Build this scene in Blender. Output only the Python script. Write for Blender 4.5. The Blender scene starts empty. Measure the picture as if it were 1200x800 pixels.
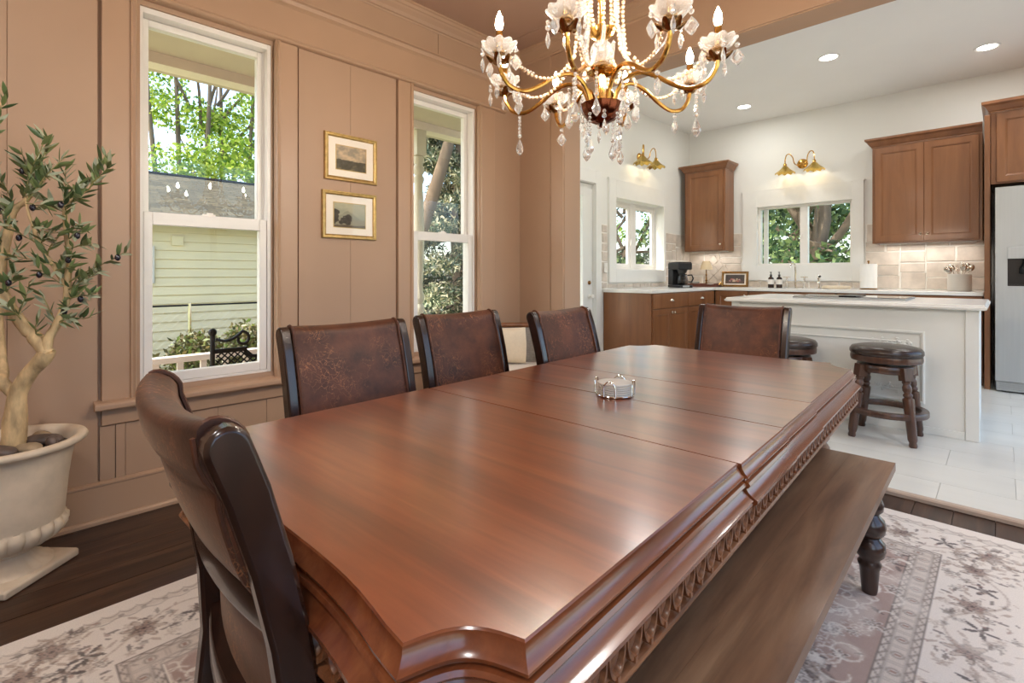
import bpy, bmesh, math, random
import numpy as np
from mathutils import Vector, Matrix, Euler
R = random.Random(7)
PI = math.pi
COL = bpy.context.scene.collection
SC = bpy.context.scene

# ------------------------------------------------------------------ camera
cam = bpy.data.cameras.new('camera'); camo = bpy.data.objects.new('camera', cam); COL.objects.link(camo)
cam.sensor_width = 36.0; cam.lens = 36.0 * 586 / 1200
cam.shift_y = -(400 - 321) / 1200.0
cam.clip_start = 0.02; cam.clip_end = 300
camo.location = (2.92, 0.0, 1.12); camo.rotation_euler = (PI / 2, 0, math.radians(44.5))
SC.camera = camo

# ------------------------------------------------------------------ sky, sun, exposure
w = bpy.data.worlds.new('sky'); SC.world = w; w.use_nodes = True
nt = w.node_tree; nt.nodes.clear()
wo = nt.nodes.new('ShaderNodeOutputWorld'); wb = nt.nodes.new('ShaderNodeBackground'); ws = nt.nodes.new('ShaderNodeTexSky')
ws.sky_type = 'NISHITA'; ws.sun_disc = False; ws.sun_elevation = math.radians(50); ws.sun_rotation = math.radians(200)
ws.air_density = 1.0; ws.dust_density = 3.0; ws.ozone_density = 1.0
wb.inputs[1].default_value = 0.8
nt.links.new(ws.outputs[0], wb.inputs[0]); nt.links.new(wb.outputs[0], wo.inputs[0])
sun = bpy.data.lights.new('sun', 'SUN'); sun.energy = 7.0; sun.angle = math.radians(1.0); sun.color = (1.0, 0.94, 0.82)
suno = bpy.data.objects.new('sun', sun); COL.objects.link(suno)
suno.rotation_euler = Vector((0.35, 0.75, -1.15)).to_track_quat('-Z', 'Y').to_euler()
SC.view_settings.view_transform = 'Standard'; SC.view_settings.look = 'None'
SC.view_settings.gamma = 1.0; SC.view_settings.use_curve_mapping = False
SC.view_settings.exposure = 0.0

BULB = 1000.0
CAN = 8.5            # kitchen recessed lights, seen ones and added ones, W
FILL_LAMP = 23.0           # unseen lamps added to fill the dining room, W
SCONCE = 1.9

# ------------------------------------------------------------------ materials
def lin(c):
    return tuple(((x / 255) / 12.92 if x / 255 <= 0.04045 else ((x / 255 + 0.055) / 1.055) ** 2.4) for x in c) + (1.0,)

MATS = {}
class NT:
    def __init__(s, name):
        s.m = bpy.data.materials.new(name); s.m.use_nodes = True; s.t = s.m.node_tree
        s.t.nodes.clear(); s.out = s.n('ShaderNodeOutputMaterial')
    def n(s, typ, **kw):
        nd = s.t.nodes.new(typ)
        for k, v in kw.items():
            if isinstance(k, str) and k.startswith('i_'):
                nd.inputs[int(k[2:])].default_value = v
            else: setattr(nd, k, v)
        return nd
    def l(s, a, b): s.t.links.new(a, b)
    def bsdf(s, rough=0.5, metal=0.0, coat=0.0, spec=0.5, coat_rough=0.1):
        b = s.n('ShaderNodeBsdfPrincipled'); b.inputs['Roughness'].default_value = rough
        b.inputs['Metallic'].default_value = metal; b.inputs['Coat Weight'].default_value = coat
        b.inputs['Coat Roughness'].default_value = coat_rough; b.inputs['Coat IOR'].default_value = 1.5 if coat < 0.99 else 1.8
        b.inputs['Specular IOR Level'].default_value = spec
        s.l(b.outputs[0], s.out.inputs[0]); return b
    def coord(s, scale=(1, 1, 1), rand=False, gen=False):
        tc = s.n('ShaderNodeTexCoord'); mp = s.n('ShaderNodeMapping'); mp.inputs['Scale'].default_value = scale
        s.l(tc.outputs['Generated' if gen else 'Object'], mp.inputs[0])
        if rand:
            oi = s.n('ShaderNodeObjectInfo'); mu = s.n('ShaderNodeVectorMath', operation='SCALE'); 
            cx = s.n('ShaderNodeCombineXYZ'); s.l(oi.outputs['Random'], cx.inputs[0]); s.l(oi.outputs['Random'], cx.inputs[1]); s.l(oi.outputs['Random'], cx.inputs[2])
            s.l(cx.outputs[0], mu.inputs[0]); mu.inputs['Scale'].default_value = 37.0
            s.l(mu.outputs[0], mp.inputs['Location'])
        return mp.outputs[0]
    def noise(s, vec, scale, detail=4, rough=0.55, dist=0.0):
        n = s.n('ShaderNodeTexNoise'); n.inputs['Scale'].default_value = scale; n.inputs['Detail'].default_value = detail
        n.inputs['Roughness'].default_value = rough; n.inputs['Distortion'].default_value = dist
        s.l(vec, n.inputs['Vector']); return n.outputs[0]
    def ramp(s, fac, stops):
        r = s.n('ShaderNodeValToRGB'); e = r.color_ramp.elements
        while len(e) > 1: e.remove(e[-1])
        e[0].position, e[0].color = stops[0]
        for p, c in stops[1:]:
            x = e.new(p); x.color = c
        s.l(fac, r.inputs[0]); return r.outputs[0]
    def mix(s, fac, a, b, mode='MIX'):
        m = s.n('ShaderNodeMix', data_type='RGBA', blend_type=mode)
        for sock, v in ((m.inputs[0], fac), (m.inputs[6], a), (m.inputs[7], b)):
            if isinstance(v, (int, float, tuple)): sock.default_value = v
            else: s.l(v, sock)
        return m.outputs[2]
    def bump(s, h, b, strength=0.2, dist=0.01):
        n = s.n('ShaderNodeBump'); n.inputs['Strength'].default_value = strength; n.inputs['Distance'].default_value = dist
        s.l(h, n.inputs['Height']); s.l(n.outputs[0], b.inputs['Normal'])
    def math(s, op, a, b=0.0):
        m = s.n('ShaderNodeMath', operation=op)
        for i, v in ((0, a), (1, b)):
            if isinstance(v, (int, float)): m.inputs[i].default_value = v
            else: s.l(v, m.inputs[i])
        return m.outputs[0]

def plain(name, col, rough=0.5, metal=0.0, var=0.06, vs=8.0, bump=0.0, bs=60.0, coat=0.0, spec=0.5, stretch=(1, 1, 1), rand=False):
    k = NT(name); b = k.bsdf(rough, metal, coat, spec); v = k.coord(stretch, rand)
    c = lin(col)
    lo = tuple(x * (1 - var) for x in c[:3]) + (1,); hi = tuple(min(1, x * (1 + var)) for x in c[:3]) + (1,)
    k.l(k.ramp(k.noise(v, vs), [(0.3, lo), (0.7, hi)]), b.inputs['Base Color'])
    if bump: k.bump(k.noise(v, bs, 3), b, bump, 0.004)
    return k.m

def wood(name, dark, mid, light, axis=1, rough=0.35, coat=0.0, scale=1.0, rand=True, bump=0.08, fine=True, spec=0.5, coat_rough=0.1):
    k = NT(name); b = k.bsdf(rough, 0, coat, spec, coat_rough)
    st = [9.0 * scale] * 3; st[axis] = 0.9 * scale
    v = k.coord(tuple(st), rand)
    n1 = k.noise(v, 1.6, 6, 0.6, 0.6)
    col = k.ramp(n1, [(0.28, lin(dark)), (0.5, lin(mid)), (0.72, lin(light))])
    st2 = [120.0 * scale] * 3; st2[axis] = 5.0 * scale
    n2 = k.noise(k.coord(tuple(st2), rand), 1.0, 2)
    st3 = [34.0 * scale] * 3; st3[axis] = 2.2 * scale
    n3 = k.noise(k.coord(tuple(st3), rand), 1.0, 4, 0.6, 0.4)
    col = k.mix(k.ramp(n3, [(0.48, (0, 0, 0, 1)), (0.72, (0.55, 0.55, 0.55, 1))]), col, lin(dark))
    col = k.mix(k.math('MULTIPLY', n2, 0.35), col, lin(dark))
    k.l(col, b.inputs['Base Color'])
    if bump: k.bump(n2, b, bump, 0.002)
    return k.m

def leather(name, dark, mid, scratch, rough=0.38, amount=1.0, scale=1.0):
    k = NT(name); b = k.bsdf(rough, 0, 0.0, 0.34); v = k.coord((1, 1, 1), True); b.inputs['Sheen Weight'].default_value = 0.24; b.inputs['Sheen Tint'].default_value = lin((214, 178, 146)); b.inputs['Sheen Roughness'].default_value = 0.4
    n1 = k.noise(v, 9 * scale, 6, 0.65)
    col = k.ramp(n1, [(0.3, lin(dark)), (0.7, lin(mid))])
    vd = k.n('ShaderNodeTexVoronoi', feature='DISTANCE_TO_EDGE'); vd.inputs['Scale'].default_value = 24 * scale
    dn = k.n('ShaderNodeTexNoise'); dn.inputs['Scale'].default_value = 9 * scale; dn.inputs['Detail'].default_value = 6; k.l(v, dn.inputs['Vector'])
    va = k.n('ShaderNodeVectorMath', operation='SCALE'); k.l(dn.outputs['Color'], va.inputs[0]); va.inputs['Scale'].default_value = 0.35 / scale
    vb = k.n('ShaderNodeVectorMath', operation='ADD'); k.l(v, vb.inputs[0]); k.l(va.outputs[0], vb.inputs[1]); k.l(vb.outputs[0], vd.inputs['Vector'])
    line = k.ramp(vd.outputs['Distance'], [(0.0, (1, 1, 1, 1)), (0.032, (0, 0, 0, 1))])
    msk = k.ramp(k.noise(v, 6 * scale, 3), [(0.47, (0, 0, 0, 1)), (0.66, (amount, amount, amount, 1))])
    f = k.math('MULTIPLY', line, msk)
    col = k.mix(f, col, lin(scratch))
    k.l(col, b.inputs['Base Color']); k.bump(k.noise(v, 160 * scale, 3), b, 0.12, 0.003)
    return k.m

def pane_glass(name, refl=1.0, tint=(0.97, 0.985, 0.98, 1)):
    k = NT(name); tr = k.n('ShaderNodeBsdfTransparent'); tr.inputs[0].default_value = tint
    gl = k.n('ShaderNodeBsdfGlossy'); gl.inputs['Roughness'].default_value = 0.0
    fr = k.n('ShaderNodeFresnel'); fr.inputs[0].default_value = 1.45
    ge = k.n('ShaderNodeNewGeometry'); fa_ = k.math('MULTIPLY', k.math('MULTIPLY', fr.outputs[0], refl), k.math('SUBTRACT', 1.0, ge.outputs['Backfacing']))
    mx = k.n('ShaderNodeMixShader'); k.l(fa_, mx.inputs[0]); k.l(tr.outputs[0], mx.inputs[1]); k.l(gl.outputs[0], mx.inputs[2])
    k.l(mx.outputs[0], k.out.inputs[0]); return k.m

def crystal(name, tint=(1, 1, 1, 1), ior=1.5, rough=0.0):
    k = NT(name); b = k.bsdf(rough); b.inputs['Base Color'].default_value = tint
    b.inputs['Transmission Weight'].default_value = 1.0; b.inputs['IOR'].default_value = ior; return k.m

def glow(name, col, strength):
    k = NT(name); e = k.n('ShaderNodeEmission'); e.inputs[0].default_value = col; e.inputs[1].default_value = strength
    k.l(e.outputs[0], k.out.inputs[0]); return k.m

def leafmat(name, cols, trans=0.35, rough=0.45):
    k = NT(name); b = k.n('ShaderNodeBsdfPrincipled'); b.inputs['Roughness'].default_value = rough
    g = k.n('ShaderNodeNewGeometry'); n = len(cols)
    col = k.ramp(g.outputs['Random Per Island'], [((i + 0.5) / n, lin(c)) for i, c in enumerate(cols)])
    k.l(col, b.inputs['Base Color']); t = k.n('ShaderNodeBsdfTranslucent'); k.l(col, t.inputs[0])
    mx = k.n('ShaderNodeMixShader'); mx.inputs[0].default_value = trans
    k.l(b.outputs[0], mx.inputs[1]); k.l(t.outputs[0], mx.inputs[2]); k.l(mx.outputs[0], k.out.inputs[0]); return k.m

def attrmat(name, rough=0.9, attr='Col'):
    k = NT(name); b = k.bsdf(rough, 0, 0, 0.2); a = k.n('ShaderNodeAttribute', attribute_name=attr)
    v = k.coord(); nz = k.noise(v, 45, 3); sp = k.noise(v, 420, 2)
    c = k.mix(k.math('MULTIPLY', nz, 0.12), a.outputs['Color'], lin((226, 216, 204)))
    c = k.mix(0.35, c, k.ramp(sp, [(0.3, (0.55, 0.55, 0.55, 1)), (0.7, (1, 1, 1, 1))]), 'MULTIPLY')
    k.l(c, b.inputs['Base Color']); k.bump(sp, b, 0.3, 0.003); return k.m

M = {}
M['wall'] = plain('wall_paint', (174, 143, 118), 0.55, var=0.02, vs=2, bump=0.03, bs=90)
M['trim'] = plain('trim_paint', (177, 145, 119), 0.38, var=0.02, vs=3)
M['ceil'] = plain('ceiling_paint', (178, 145, 124), 0.5, var=0.02, vs=2)
M['kwall'] = plain('kitchen_wall_paint', (228, 227, 221), 0.6, var=0.012, vs=2)
M['kceil'] = plain('kitchen_ceiling_paint', (240, 239, 235), 0.7, var=0.01, vs=2)
M['white'] = plain('white_paint', (228, 227, 222), 0.35, var=0.015)
M['vinyl'] = plain('window_vinyl', (232, 228, 222), 0.3, var=0.015)
M['dark_gap'] = plain('dark_gap', (60, 42, 32), 0.8)
M['plank'] = wood('dark_floor_wood', (36, 24, 17), (70, 47, 34), (100, 71, 52), 1, 0.34, bump=0.2)
M['tile'] = plain('porcelain_tile', (214, 213, 205), 0.28, var=0.05, vs=1.4, stretch=(0.7, 4, 1), rand=True)
M['grout'] = plain('tile_grout', (196, 194, 187), 0.8)
M['lip'] = plain('threshold_strip', (176, 156, 138), 0.4)
M['table'] = wood('cherry_top', (92, 41, 20), (132, 65, 34), (156, 86, 49), 0, 0.30, 1.0, 0.62, True, 0.03, coat_rough=0.2)
M['table_edge'] = wood('cherry_edge', (92, 46, 25), (122, 66, 37), (142, 84, 48), 1, 0.24, 0.4, 1.2, False, 0.04, coat_rough=0.1)
M['carve'] = wood('carved_walnut', (70, 38, 22), (134, 84, 52), (160, 108, 70), 1, 0.36, 0.1, 3, False, 0.05)
M['bench'] = wood('bench_wood', (92, 64, 46), (132, 98, 72), (156, 122, 92), 1, 0.4, 0.1, 0.9, False, 0.12)
M['dark_wood'] = wood('espresso_wood', (26, 14, 10), (44, 25, 18), (60, 36, 26), 2, 0.25, 0.3, 1.5, False, 0.03)
M['turned'] = wood('turned_dark_wood', (40, 26, 21), (60, 42, 34), (80, 58, 46), 2, 0.28, 0.3, 1.5, False, 0.03)
M['stool_wood'] = wood('stool_wood', (50, 30, 21), (80, 52, 38), (102, 70, 52), 2, 0.3, 0.25, 1.5, False, 0.03)
M['leather'] = leather('worn_brown_leather', (50, 27, 18), (98, 55, 35), (166, 106, 68), 0.5)
M['leather_back'] = leather('taupe_brown_leather', (72, 54, 42), (110, 86, 68), (176, 146, 112), 0.36, 0.8, 1.3)
M['stool_leather'] = plain('stool_leather', (50, 36, 30), 0.25, var=0.15, vs=20, bump=0.1, bs=150)
M['cab'] = wood('maple_cabinet', (114, 71, 43), (134, 88, 54), (148, 100, 65), 2, 0.36, 0.1, 0.45, True, 0.02)
M['quartz'] = plain('white_quartz', (232, 230, 224), 0.16, var=0.03, vs=6)
M['island'] = plain('island_paint', (226, 227, 221), 0.45, var=0.02, vs=3)
M['steel'] = plain('stainless_steel', (176, 178, 177), 0.42, 0.55, var=0.03, vs=3, stretch=(16, 16, 0.6))
M['chrome'] = plain('polished_nickel', (216, 208, 196), 0.1, 1.0, var=0.02)
M['brass'] = plain('polished_brass', (206, 160, 84), 0.17, 1.0, var=0.08)
M['shade_brass'] = plain('shade_brass', (206, 176, 96), 0.22, 1.0, var=0.12, vs=20)
M['old_brass'] = plain('antique_brass', (150, 112, 66), 0.25, 1.0, var=0.15, vs=30)
M['bowl_brass'] = plain('dark_bronze', (120, 66, 44), 0.16, 1.0, var=0.1)
M['gold'] = plain('gilt_frame', (196, 166, 108), 0.3, 0.85, var=0.2, vs=40)
M['mat'] = plain('picture_mat', (238, 228, 214), 0.9, var=0.01)
M['crystal'] = crystal('crystal')
def cut_glass(name, wh):
    k = NT(name); g = k.n('ShaderNodeBsdfGlass'); g.inputs['IOR'].default_value = 1.5; g.inputs['Roughness'].default_value = 0.02
    t = k.n('ShaderNodeBsdfTranslucent'); t.inputs[0].default_value = (.95, .94, .92, 1); d = k.n('ShaderNodeBsdfDiffuse'); d.inputs[0].default_value = (.95, .94, .92, 1)
    a = k.n('ShaderNodeMixShader'); a.inputs[0].default_value = 0.5; k.l(t.outputs[0], a.inputs[1]); k.l(d.outputs[0], a.inputs[2])
    m = k.n('ShaderNodeMixShader'); m.inputs[0].default_value = wh; k.l(g.outputs[0], m.inputs[1]); k.l(a.outputs[0], m.inputs[2]); k.l(m.outputs[0], k.out.inputs[0]); return k.m
M['dish_glass'] = cut_glass('cut_glass_dish', 0.2); M['crystal'] = cut_glass('cut_crystal', 0.16)
M['pearl'] = plain('pearl_bead', (214, 184, 152), 0.18, 0.0, var=0.05, coat=0.6)
M['pane'] = pane_glass('pane_glass', 1.0)
M['picglass'] = pane_glass('picture_glass', 0.8, (1, 1, 1, 1))
M['bulb'] = glow('lit_bulb', (1.0, 0.88, 0.72, 1), BULB)
M['lens'] = glow('lit_lens', (1.0, 0.95, 0.86, 1), 14.0)
M['stone_pot'] = plain('cast_stone', (206, 188, 164), 0.75, var=0.16, vs=7, bump=0.15, bs=40)
M['rock_dark'] = plain('river_rock_dark', (84, 70, 62), 0.5, var=0.4, vs=14, rand=True)
M['rock_tan'] = plain('river_rock_tan', (158, 138, 110), 0.55, var=0.3, vs=14, rand=True)
M['soil'] = plain('soil', (70, 56, 44), 0.95, var=0.3, vs=40)
M['bark'] = plain('olive_bark', (192, 164, 122), 0.8, var=0.42, vs=30, bump=0.5, bs=50, stretch=(1, 1, 0.35))
M['twig'] = plain('green_twig', (140, 134, 84), 0.6, var=0.2, vs=30)
def olive_leaf():
    k = NT('olive_leaf'); b = k.bsdf(0.36, 0, 0, 0.6); g = k.n('ShaderNodeNewGeometry'); o = k.n('ShaderNodeObjectInfo')
    c = k.ramp(o.outputs['Random'], [(0.1, lin((52, 72, 44))), (0.4, lin((84, 106, 62))), (0.7, lin((116, 132, 80))), (0.95, lin((156, 164, 112)))])
    c = k.mix(k.math('MULTIPLY', g.outputs['Random Per Island'], 0.75), c, lin((70, 90, 52)))
    c = k.mix(g.outputs['Backfacing'], c, lin((160, 166, 138))); k.l(c, b.inputs['Base Color']); return k.m
M['olive_leaf'] = olive_leaf()
M['olive'] = plain('black_olive', (28, 24, 36), 0.25, coat=0.3)
M['stone'] = plain('tumbled_marble', (206, 194, 181), 0.6, var=0.16, vs=9, bump=0.2, bs=35, rand=True)
M['mortar'] = plain('mortar', (236, 232, 224), 0.85)
M['black'] = plain('black_plastic', (22, 21, 22), 0.3)
M['black_glass'] = plain('black_glass', (16, 16, 18), 0.06)
M['coffee_glass'] = pane_glass('carafe_glass', 1.6, (0.45, 0.42, 0.4, 1))
M['amber'] = plain('amber_glass', (50, 30, 20), 0.12, var=0.1)
M['label'] = plain('paper_label', (228, 222, 212), 0.8, var=0.02)
M['paper'] = plain('paper_towel', (240, 238, 232), 0.9, var=0.02, bump=0.2, bs=120)
M['ceramic'] = plain('grey_ceramic', (208, 202, 192), 0.5, var=0.04)
M['lampshade'] = plain('lampshade', (218, 196, 160), 0.8)
M['tray'] = wood('tray_wood', (70, 34, 24), (96, 50, 36), (118, 66, 48), 0, 0.35)
M['cream_fabric'] = plain('cream_fabric', (222, 206, 180), 0.95, var=0.04, vs=60, bump=0.3, bs=260)
M['white_fabric'] = plain('white_fabric', (236, 234, 230), 0.9, var=0.02)
M['rattan'] = plain('rattan', (120, 76, 46), 0.45, var=0.2, vs=30)
M['cane'] = plain('grey_cane', (176, 170, 162), 0.6, var=0.2, vs=60)
M['porch'] = plain('porch_paint', (204, 196, 178), 0.6, var=0.06, vs=3)
M['porch_ceil'] = plain('porch_ceiling_paint', (196, 180, 166), 0.7, var=0.08, vs=2)
M['porch_white'] = plain('porch_beam_paint', (232, 218, 208), 0.55, var=0.04)
M['deck'] = plain('deck_boards', (150, 142, 130), 0.7, var=0.1)
M['siding'] = plain('siding_paint', (230, 213, 172), 0.6, var=0.03, vs=2)
M['shingle'] = NT('shingle').m
def shingle():
    k = NT('roof_shingles'); b = k.bsdf(0.9, 0, 0, 0.2); tc = k.n('ShaderNodeTexCoord'); mp = k.n('ShaderNodeMapping')
    k.l(tc.outputs['Object'], mp.inputs[0]); br = k.n('ShaderNodeTexBrick')
    mp.inputs['Rotation'].default_value = (0, 0, PI / 2)
    k.l(mp.outputs[0], br.inputs['Vector']); br.inputs['Scale'].default_value = 1.0
    br.inputs['Brick Width'].default_value = 0.3; br.inputs['Row Height'].default_value = 0.09; br.inputs['Mortar Size'].default_value = 0.012
    br.inputs['Color1'].default_value = lin((100, 92, 72)); br.inputs['Color2'].default_value = lin((72, 67, 54)); br.inputs['Mortar'].default_value = lin((54, 50, 42))
    k.l(br.outputs[0], b.inputs['Base Color']); return k.m
M['shingle'] = shingle()
M['iron'] = plain('wrought_iron', (30, 26, 24), 0.5, 0.6)
M['tree_bark'] = plain('tree_bark', (112, 96, 80), 0.9, var=0.4, vs=5, bump=0.8, bs=14, stretch=(1, 1, 0.2))
M['pale_bark'] = plain('pale_bark', (112, 92, 70), 0.9, var=0.25, vs=5, bump=0.8, bs=14, stretch=(1, 1, 0.3))
M['maple_leaf'] = leafmat('maple_leaf', [(86, 124, 30), (136, 168, 46), (184, 204, 74), (214, 222, 110), (108, 142, 42)], 0.5)
M['spruce_leaf'] = leafmat('spruce_needle', [(40, 58, 40), (66, 84, 58), (104, 112, 80), (150, 146, 112), (186, 176, 142)], 0.15)
M['yard_leaf'] = leafmat('yard_leaf', [(44, 70, 44), (72, 104, 62), (110, 136, 84), (152, 170, 106)], 0.35)
M['shrub_leaf'] = leafmat('shrub_leaf', [(60, 66, 34), (98, 88, 52), (150, 130, 88), (112, 130, 60), (84, 78, 44)], 0.3)
M['blade'] = leafmat('grass_blade', [(110, 140, 56), (150, 176, 76), (178, 184, 100)], 0.3)
M['lawn'] = plain('lawn_soil', (134, 138, 92), 0.95, var=0.3, vs=2.5)
M['plate_white'] = plain('switch_plate', (232, 228, 220), 0.4)
M['rug'] = attrmat('rug_pile')
M['painting'] = attrmat('painted_print', 0.6)

# ------------------------------------------------------------------ mesh builder
class MB:
    def __init__(s): s.v = []; s.f = []
    def add(s, vs, fs, mx=None):
        o = len(s.v)
        s.v += [tuple(mx @ Vector(p)) for p in vs] if mx is not None else [tuple(p) for p in vs]
        s.f += [tuple(i + o for i in f) for f in fs]; return s
    def box(s, x0, x1, y0, y1, z0, z1, mx=None):
        vs = [(x, y, z) for z in (z0, z1) for y in (y0, y1) for x in (x0, x1)]
        return s.add(vs, [(0, 2, 3, 1), (4, 5, 7, 6), (0, 1, 5, 4), (2, 6, 7, 3), (0, 4, 6, 2), (1, 3, 7, 5)], mx)
    def lathe(s, prof, n=20, c=(0, 0, 0), mx=None, wob=None, caps=True):
        vs = []; fs = []
        for i, (r, z) in enumerate(prof):
            for k in range(n):
                a = 2 * PI * k / n; rr = r * (wob(i, a) if wob else 1)
                vs.append((c[0] + rr * math.cos(a), c[1] + rr * math.sin(a), c[2] + z))
        for i in range(len(prof) - 1):
            for k in range(n):
                k2 = (k + 1) % n; fs.append((i * n + k, i * n + k2, (i + 1) * n + k2, (i + 1) * n + k))
        if caps:
            fs.append(tuple(range(n - 1, -1, -1))); b = (len(prof) - 1) * n; fs.append(tuple(range(b, b + n)))
        return s.add(vs, fs, mx)
    def tube(s, pts, rad, n=8, mx=None, closed=False):
        pts = [Vector(p) for p in pts]; m = len(pts)
        rads = rad if isinstance(rad, (list, tuple)) else [rad] * m
        up = Vector((0, 0, 1)); vs = []; fs = []; prev = None
        for i, p in enumerate(pts):
            a = pts[i - 1] if (i > 0 or closed) else p; b = pts[(i + 1) % m] if (i < m - 1 or closed) else p
            t = (b - a).normalized() if (b - a).length > 1e-9 else Vector((0, 0, 1))
            if prev is None:
                x = t.cross(up) if abs(t.dot(up)) < 0.95 else t.cross(Vector((1, 0, 0)))
            else: x = prev - t * prev.dot(t)
            x.normalize(); prev = x; y = t.cross(x)
            for k in range(n):
                q = 2 * PI * k / n; vs.append(p + (x * math.cos(q) + y * math.sin(q)) * rads[i])
        mm = m if closed else m - 1
        for i in range(mm):
            for k in range(n):
                k2 = (k + 1) % n; j = (i + 1) % m
                fs.append((i * n + k, i * n + k2, j * n + k2, j * n + k))
        if not closed:
            fs.append(tuple(range(n - 1, -1, -1))); fs.append(tuple(range((m - 1) * n, m * n)))
        return s.add(vs, fs, mx)
    def prism(s, poly, h0, h1, axis='z', mx=None):
        n = len(poly); vs = []
        for h in (h0, h1):
            for a, b in poly:
                vs.append((a, b, h) if axis == 'z' else ((h, a, b) if axis == 'x' else (a, h, b)))
        fs = [tuple(range(n - 1, -1, -1)), tuple(range(n, 2 * n))] + [(i, (i + 1) % n, n + (i + 1) % n, n + i) for i in range(n)]
        return s.add(vs, fs, mx)
    def loft(s, rings, cap=True, closed_ring=True, mx=None):
        n = len(rings[0]); vs = [p for r in rings for p in r]; fs = []
        for i in range(len(rings) - 1):
            for k in range(n if closed_ring else n - 1):
                k2 = (k + 1) % n; fs.append((i * n + k, i * n + k2, (i + 1) * n + k2, (i + 1) * n + k))
        if cap and closed_ring:
            fs.append(tuple(range(n - 1, -1, -1))); b = (len(rings) - 1) * n; fs.append(tuple(range(b, b + n)))
        return s.add(vs, fs, mx)
    def ball(s, c, r, n=8, m=6, sc=(1, 1, 1)):
        prof = [(max(0.0005, r * math.sin(PI * i / m)), -r * math.cos(PI * i / m)) for i in range(m + 1)]
        vs_before = len(s.v)
        s.lathe(prof, n)
        for i in range(vs_before, len(s.v)):
            x, y, z = s.v[i]; s.v[i] = (c[0] + x * sc[0], c[1] + y * sc[1], c[2] + z * sc[2])
        return s

def mesh_of(name, mb, mat, smooth=False, recalc=True):
    me = bpy.data.meshes.new(name); me.from_pydata(mb.v, [], mb.f)
    if recalc:
        bm = bmesh.new(); bm.from_mesh(me); bmesh.ops.recalc_face_normals(bm, faces=bm.faces); bm.to_mesh(me); bm.free()
    if mat is not None: me.materials.append(mat)
    if smooth:
        me.polygons.foreach_set('use_smooth', [True] * len(me.polygons))
        try: me.set_sharp_from_angle(angle=math.radians(smooth if smooth is not True else 40))
        except Exception: pass
    return me

def link(name, me, parent=None, loc=(0, 0, 0), rot=(0, 0, 0), scale=None, label=None, kind=None):
    o = bpy.data.objects.new(name, me); COL.objects.link(o); o.location = loc; o.rotation_euler = rot
    if scale: o.scale = scale
    if parent is not None: o.parent = parent
    if label: o['label'] = label
    if kind: o['kind'] = kind
    return o

def bevel(o, wd, seg=2, ang=35):
    m = o.modifiers.new('bevel', 'BEVEL'); m.width = wd; m.segments = seg; m.limit_method = 'ANGLE'; m.angle_limit = math.radians(ang)
    o.data.polygons.foreach_set('use_smooth', [True] * len(o.data.polygons))
    try: o.data.set_sharp_from_angle(angle=math.radians(50))
    except Exception: pass
    return o

def part(name, mb, mat, parent, loc=(0, 0, 0), rot=(0, 0, 0), smooth=False, bev=0, label=None, kind=None, recalc=True):
    o = link(name, mesh_of(name, mb, mat, smooth, recalc), parent, loc, rot, None, label, kind)
    if bev: bevel(o, bev)
    return o

def tag(o, label, cat, group=None, kind=None):
    o['label'] = label
    if cat: o['category'] = cat
    if group: o['group'] = group
    if kind: o['kind'] = kind
    return o

def thing(name, label, cat, loc=(0, 0, 0), rz=0, group=None, rot=None):
    o = bpy.data.objects.new(name, None); COL.objects.link(o); o.empty_display_size = 0.1
    o.location = loc; o.rotation_euler = rot or (0, 0, rz); return tag(o, label, cat, group)

def struct(name, label, loc=(0, 0, 0)):
    o = bpy.data.objects.new(name, None); COL.objects.link(o); o.empty_display_size = 0.1; o.location = loc
    o['label'] = label; o['kind'] = 'structure'; return o

def smesh(name, mb, mat, label, bev=0, smooth=False):
    o = part(name, mb, mat, None, smooth=smooth, bev=bev); o['label'] = label; o['kind'] = 'structure'; return o

def copy_tree(o, parent=None):
    c = o.copy(); COL.objects.link(c); c.parent = parent
    for ch in list(o.children): copy_tree(ch, c)
    return c

def light(name, typ, energy, loc, color=(1, 0.93, 0.82), size=0.1, rot=(0, 0, 0), parent=None, spot=None):
    l = bpy.data.lights.new(name, typ); l.energy = energy; l.color = color
    if typ == 'AREA': l.shape = 'DISK'; l.size = size
    else: l.shadow_soft_size = size
    if typ == 'SPOT': l.spot_size = spot or 2.0; l.spot_blend = 0.6
    o = bpy.data.objects.new(name, l); COL.objects.link(o); o.location = loc; o.rotation_euler = rot
    if parent: o.parent = parent
    return o

def arealight(name, energy, loc, sx, sy, rot=(0, 0, 0), color=(1, 0.95, 0.88), parent=None):
    o = light(name, 'AREA', energy, loc, color, sx, rot, parent); o.data.shape = 'RECTANGLE'; o.data.size = sx; o.data.size_y = sy; return o

def holes(a0, a1, b0, b1, hs):
    """rectangles covering [a0,a1]x[b0,b1] minus holes"""
    As = sorted({a0, a1, *[h[0] for h in hs], *[h[1] for h in hs]}); out = []
    for i in range(len(As) - 1):
        l, r = As[i], As[i + 1]; cut = sorted([(h[2], h[3]) for h in hs if h[0] <= l and h[1] >= r]); z = b0
        for c0, c1 in cut:
            if c0 > z: out.append((l, r, z, c0))
            z = c1
        if z < b1: out.append((l, r, z, b1))
    return out

# ================================================================== STRUCTURE
XR, YN, YO, YO2, YB, XK = 4.2, -1.7, 3.06, 3.26, 7.30, -0.48
ZC, ZK, ZF = 2.95, 3.235, 0.025

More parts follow.
